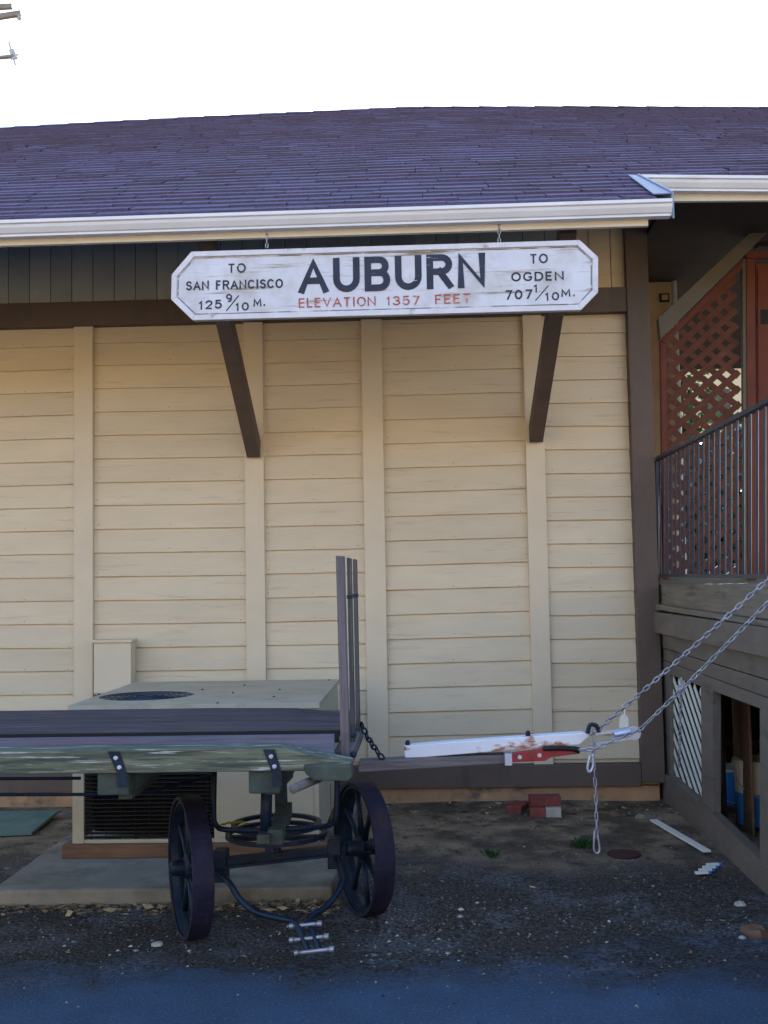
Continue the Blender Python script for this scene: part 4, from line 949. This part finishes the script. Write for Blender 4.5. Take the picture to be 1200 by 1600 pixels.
def hedge(x0_, x1_, y_, h_, label):
    c_ = MB()
    for k in range(6000):
        cx_ = rnd.uniform(x0_, x1_); cz_ = rnd.random()**1.15*h_*(1+.12*math.sin(cx_*3)); p = Vector((cx_, y_+rnd.uniform(-.5, .5), cz_))
        if math.sin(cx_*4.1+cz_*3.3)+math.sin(cx_*7.7-cz_*5.9) > 1.35: continue
        u_ = Vector((rnd.gauss(0,1), rnd.gauss(0,1), rnd.gauss(0,1))).normalized(); v_ = u_.cross(Vector((rnd.gauss(0,1), rnd.gauss(0,1), rnd.gauss(0,1)))).normalized()
        c_.tone = rnd.random(); c_.add([p-u_*.07, p+v_*.045, p+u_*.07, p-v_*.045], [(0,1,2,3)])
    tag(c_.build('hedge', M['hedge']), label, 'hedge')
M['hedge'] = mat('hedge_leaf', (.035,.055,.06), .35, vary=.4, scale=3, bump=0, tonew=.6, spec=.6)
hedge(at(1020, 800, 8.5).x, at(1240, 800, 8.5).x, 8.5, at(1100, 690, 8.5).z, 'dark blue green hedge seen low through the lattice')

# ---------------- things under and around ----------------
def bucket(c_, up_, lo, r_, label):
    t_ = thing('bucket', c_, label, 'bucket', 'buckets under the deck'); c_ = Vector(c_)
    b = MB(); b.lathe([(r_*.88, 0), (r_*.94, .19), (r_*.94, .191), (r_*.88, .191)], c_, n=24); b.build('base', lo, t_)
    b = MB(); b.lathe([(r_*.942, .1915), (r_, .345), (r_*1.04, .345), (r_*1.04, .37), (r_*.97, .37), (r_*.95, .25)], c_, n=24, cap=False); b.build('body', up_, t_)
    b = MB(); b.lathe([(r_*1.045, .371), (r_*1.045, .385), (r_*.9, .388)], c_, n=24); b.build('lid', M['fascia'], t_)
    b = MB(); b.tube(sm([c_+Vector((-r_*1.03,-.02,.35)), c_+Vector((-r_*.9,-r_*.6,.24)), c_+Vector((0,-r_*1.1,.17)), c_+Vector((r_*.9,-r_*.6,.24)), c_+Vector((r_*1.03,-.02,.35))]), .003, 5); b.build('handle', M['steel'], t_)
pb = at(1140, 1283, 0)
def ground_at(px, X):
    d_ = ray(px, 1280); t_ = (X-CAM.x)/d_.x; p = CAM+d_*t_; return p
g1 = ground_at(1139, X0+.42); g2 = ground_at(1186, X0+.38)
bucket((g1.x, g1.y, at(1139, 1287, g1.y).z), M['blueb'], M['blueb'], .14, 'blue bucket with cream lid behind the stud under the deck')
bucket((g2.x, g2.y, at(1186, 1286, g2.y).z), M['fascia'], M['blueb'], .14, 'white and blue bucket at the right edge under the deck')
b = MB(); b.box((X0+.2, min(g1.y,g2.y)-.5, -.04), (X0+1.0, max(g1.y,g2.y)+.4, min(at(1139, 1287, g1.y).z, at(1186,1286,g2.y).z)-.002)); tag(b.build('timber_platform', M['darkwood']), 'dark timber platform carrying the buckets under the deck', 'platform')
# bricks by the wall
def brick(px, py, Y, rz, z_, label, col='brick'):
    c_ = at(px, py, Y); m_ = MB(); m_.tone = rnd.random(); ca, sa = math.cos(rz), math.sin(rz)
    def T_(x_, y_): return (c_.x+x_*ca-y_*sa, c_.y+x_*sa+y_*ca)
    cs = [(-.1,-.05), (.1,-.05), (.1,.05), (-.1,.05)]
    m_.hexa([(*T_(*q), z_) for q in cs]+[(*T_(*q), z_+.062) for q in cs]); tag(m_.build('brick', M[col], bevel=.004), label, 'brick', 'bricks by the wall')
brick(841, 1270, -.42, 1.45, .012, 'red brick at the lower left of the small stack by the wall')
brick(864, 1270, -.42, 1.5, .012, 'pale brick at the lower right of the small stack by the wall', 'stone')
brick(851, 1250, -.42, .02, .0755, 'red brick lying on top of the small stack by the wall')
brick(809, 1268, -.3, 1.2, .0, 'small dull red brick standing left of the brick stack')
# white strip, striped wrapper, pale stones
b = MB(); p0, p1 = atZ(1021, 1284, .02), atZ(1105, 1333, .02); b.beam(p0+Vector((0,0,.01)), p1+Vector((0,0,.01)), .045, .012); tag(b.build('plastic_strip', M['whiteplastic'], bevel=.002), 'long narrow white strip lying on the dirt beside the deck', 'strip')
wr = MB(); p0 = atZ(1093, 1370, .01); p1 = atZ(1116, 1353, .01)
for k in range(4): wr.beam(lerp(p0, p1, k/4)+Vector((-.02,0,.02)), lerp(p0, p1, k/4)+Vector((.045,.012,.02)), .02, .012)
w1 = wr.build('wrapper', M['whiteplastic']); tag(w1, 'small white and blue striped wrapper on the dirt near the deck beam', 'wrapper')
wr = MB()
for k in range(4): wr.beam(lerp(p0, p1, (k+.5)/4)+Vector((-.015,0,.012)), lerp(p0, p1, (k+.5)/4)+Vector((.05,.012,.012)), .02, .012)
w2 = wr.build('stripe', M['blueb']); w2.location -= w1.location; w2.parent = w1
def stone(px, py, r_, label, name='stone', mt='stone', grp='loose stones', fl=.7):
    c_ = atZ(px, py, 0); m_ = MB(); n1, n2 = 8, 5; vs = []
    vs = [c_+Vector((0,0,r_*fl))]
    for j in range(1, n2):
        ph = math.pi*j/n2*.62
        for i in range(n1):
            an = 2*math.pi*i/n1; q_ = r_*rnd.uniform(.8, 1.15); vs.append(c_+Vector((q_*math.sin(ph)*math.cos(an), q_*math.sin(ph)*math.sin(an), max(-.005, q_*fl*math.cos(ph)))))
    fs = [(0, 1+i, 1+(i+1)%n1) for i in range(n1)]
    for j in range(n2-2):
        for i in range(n1): fs.append((1+j*n1+i, 1+(j+1)*n1+i, 1+(j+1)*n1+(i+1)%n1, 1+j*n1+(i+1)%n1))
    m_.add(vs, fs); tag(m_.build(name, M[mt]), label, name, grp)
stone(1157, 1416, .033, 'white angular stone on the asphalt edge near the deck beam')
stone(1032+150, 1462, .07, 'rough brown stone clump under the deck beam at the right edge', mt='sleeper')
stone(1160, 1468, .022, 'small tan stone beside the brown clump at the right edge')
stone(585, 1424, .075, 'tan rock wedged behind the right iron wheel', mt='concrete')
stone(1003, 1281, .05, 'grey stone on the dirt right of the hanging chain', mt='concrete')
stone(960, 1276, .05, 'dull brown stone on the dirt near the foundation', mt='sleeper')
stone(246, 1476, .03, 'flat pale stone in front of left iron wheel', fl=.4)
b = MB(); c_ = atZ(958, 1337, .004); b.lathe([(.095, 0), (.09, .006)], (c_.x+.06, c_.y, .012), n=20); tag(b.build('flat_cap', M['maroon']), 'flat dark red cap on the dirt below the hanging chain', 'cap')
def weed(px, py, r_, n_, label, mt='weed'):
    c_ = atZ(px, py, 0); m_ = MB()
    for k in range(n_):
        an = rnd.uniform(0, 6.28); rr = r_*rnd.random(); h_ = rnd.uniform(.3, 1)*r_; p = c_+Vector((math.cos(an)*rr*.5, math.sin(an)*rr*.5, 0)); t_ = p+Vector((math.cos(an)*rr, math.sin(an)*rr, h_)); s_ = Vector((-math.sin(an), math.cos(an), 0))*.008
        m_.tone = rnd.random(); mid = lerp(p, t_, .6)+Vector((0,0,.01)); m_.add([p, mid-s_, t_, mid+s_], [(0,1,2,3)])
    tag(m_.build('weed', M[mt]), label, 'weed', 'small weeds')
weed(911, 1326, .07, 70, 'green weed tuft left of the hanging chain end')
weed(768, 1340, .05, 40, 'green weed sprig on the dirt between wheel and chain')
weed(414, 1408, .06, 50, 'green weed growing at the slab edge behind the drawbar')
b = MB(); c_ = at(367, 1287, dn(4.75)); 
for k in range(5):
    p = c_+Vector((-.05+k*.025, 0, rnd.uniform(-.005, .005))); b.add([p+Vector((-.02,-.01,0)), p+Vector((0,-.015,.012)), p+Vector((.02,.01,.004)), p+Vector((0,.015,-.006))], [(0,1,2,3)])
tag(b.build('yellow_leaf', mat('yellow_leaf', (.5,.42,.03), .6, vary=.2, bump=0)), 'bright yellow leaf caught on the turntable ring of the cart', 'leaf')

# litter: gravel chips and dry leaves
def scatter(name, mt, n_, fn, size, label, cat, flat=.4, leaf=False):
    m_ = MB()
    for _ in range(n_):
        px, py = fn(); p = atZ(px, py, 0)
        if p.y > -.05 or (pl_.x-.03 < p.x < pf.x+.03 and p.y > pf.y-.02): continue
        z_ = max(gz(p.x, p.y), .009 if py > 1490 else 0)+.001
        s_ = size*rnd.uniform(.4, 1)**2*rnd.choice((.6, 1, 1.5)); an = rnd.uniform(0, 6.28); a_ = Vector((math.cos(an), math.sin(an), 0)); b_ = Vector((-a_.y, a_.x, 0)); c_ = Vector((p.x, p.y, z_))
        m_.tone = rnd.random()**1.5
        if leaf:
            up_ = Vector((0,0,s_*rnd.uniform(0, .5))); m_.add([c_-a_*s_+up_, c_-b_*s_*.45, c_+a_*s_+up_*.5, c_+b_*s_*.45+up_], [(0,1,2,3)])
        else:
            k1 = rnd.uniform(.5, 1); m_.add([c_-a_*s_, c_-b_*s_*k1, c_+a_*s_*rnd.uniform(.7,1.2), c_+b_*s_*k1, c_+Vector((0,0,s_*flat*2))+a_*s_*rnd.uniform(-.3,.3)], [(0,1,4), (1,2,4), (2,3,4), (3,0,4)])
    tag(m_.build(name, M[mt]), label, cat, kind='stuff')
scatter('gravel', 'pebble', 8500, lambda: (rnd.uniform(-150, 1300) if rnd.random() < .5 else rnd.choice((60, 180, 420, 640, 700, 860, 1010, 1120))+rnd.gauss(0, 38), min(1640, 1262+abs(rnd.gauss(0, 1))*55 + rnd.random()*190)), .0062, 'loose gravel chips scattered over dirt and asphalt edge', 'gravel')
scatter('pale_debris', 'chips', 300, lambda: (rnd.choice((130, 240, 470, 620, 690, 720, 950))+rnd.gauss(0, 45), rnd.gauss(1458, 30)), .013, 'pale chips and litter strewn on the dark strip', 'debris', .25)
scatter('dry_leaves', 'leaf', 1500, lambda: (rnd.uniform(-100, 530), 1414+abs(rnd.gauss(0, 8))), .028, 'dry brown leaves gathered along the concrete slab', 'leaves', leaf=True)
scatter('dirt_leaves', 'leaf', 420, lambda: (rnd.uniform(-100, 1150), rnd.uniform(1270, 1500)), .016, 'scattered dry leaves on the dirt', 'leaves', leaf=True)

scatter('wall_leaves', 'leaf', 420, lambda: (rnd.uniform(560, 1060), 1258+abs(rnd.gauss(0, 12))), .02, 'dead leaves along the foundation', 'leaves', leaf=True)

# ---------------- utility pole and wire ----------------
YP = 16
pole = thing('utility_pole', (at(-60, 50, YP).x, YP, 0), 'utility pole crossarms and insulators poking in at the top left', 'utility pole')
px_ = pole.location.x
b = MB(); b.tube([(px_, YP, 0), (px_, YP, at(-60, -60, YP).z)], .14, 12); b.build('shaft', M['polewood'], pole, smooth=True)
for (l, r_, wd) in (((-140, 20), (19, 10), .10), ((-140, 48), (33, 21), .11), ((-90, 98), (22, 88), .05)):
    b = MB(); b.beam(at(*l, YP-.2), at(*r_, YP-.2), .1, wd); b.build('crossarm', M['polewood'], pole)
b = MB(); b.lathe([(.03, 0), (.06, -.04), (.035, -.07), (.06, -.1), (.03, -.14)], at(30, 22, YP-.2), n=12); b.build('insulator', M['ceramic'], pole)
b = MB(); b.tube([at(14, 66, YP-.2), at(24, 101, YP-.2)], .025, 6); b.beam(at(18, 78, YP-.2), at(24, 92, YP-.2), .07, .12); b.tube([at(17, 93, YP-.2), at(29, 84, YP-.2)], .02, 6); b.build('bracket', M['ceramic'], pole)
wire = MB(); wire.tube([at(890, 130, 30), at(1000, 113, 30), at(1100, 96, 29), at(1200, 78, 28), at(1500, 15, 26)], .022, 5)
tag(wire.build('power_wire', M['ceramic']), 'thin power wire crossing the white sky at the upper right', 'wire')
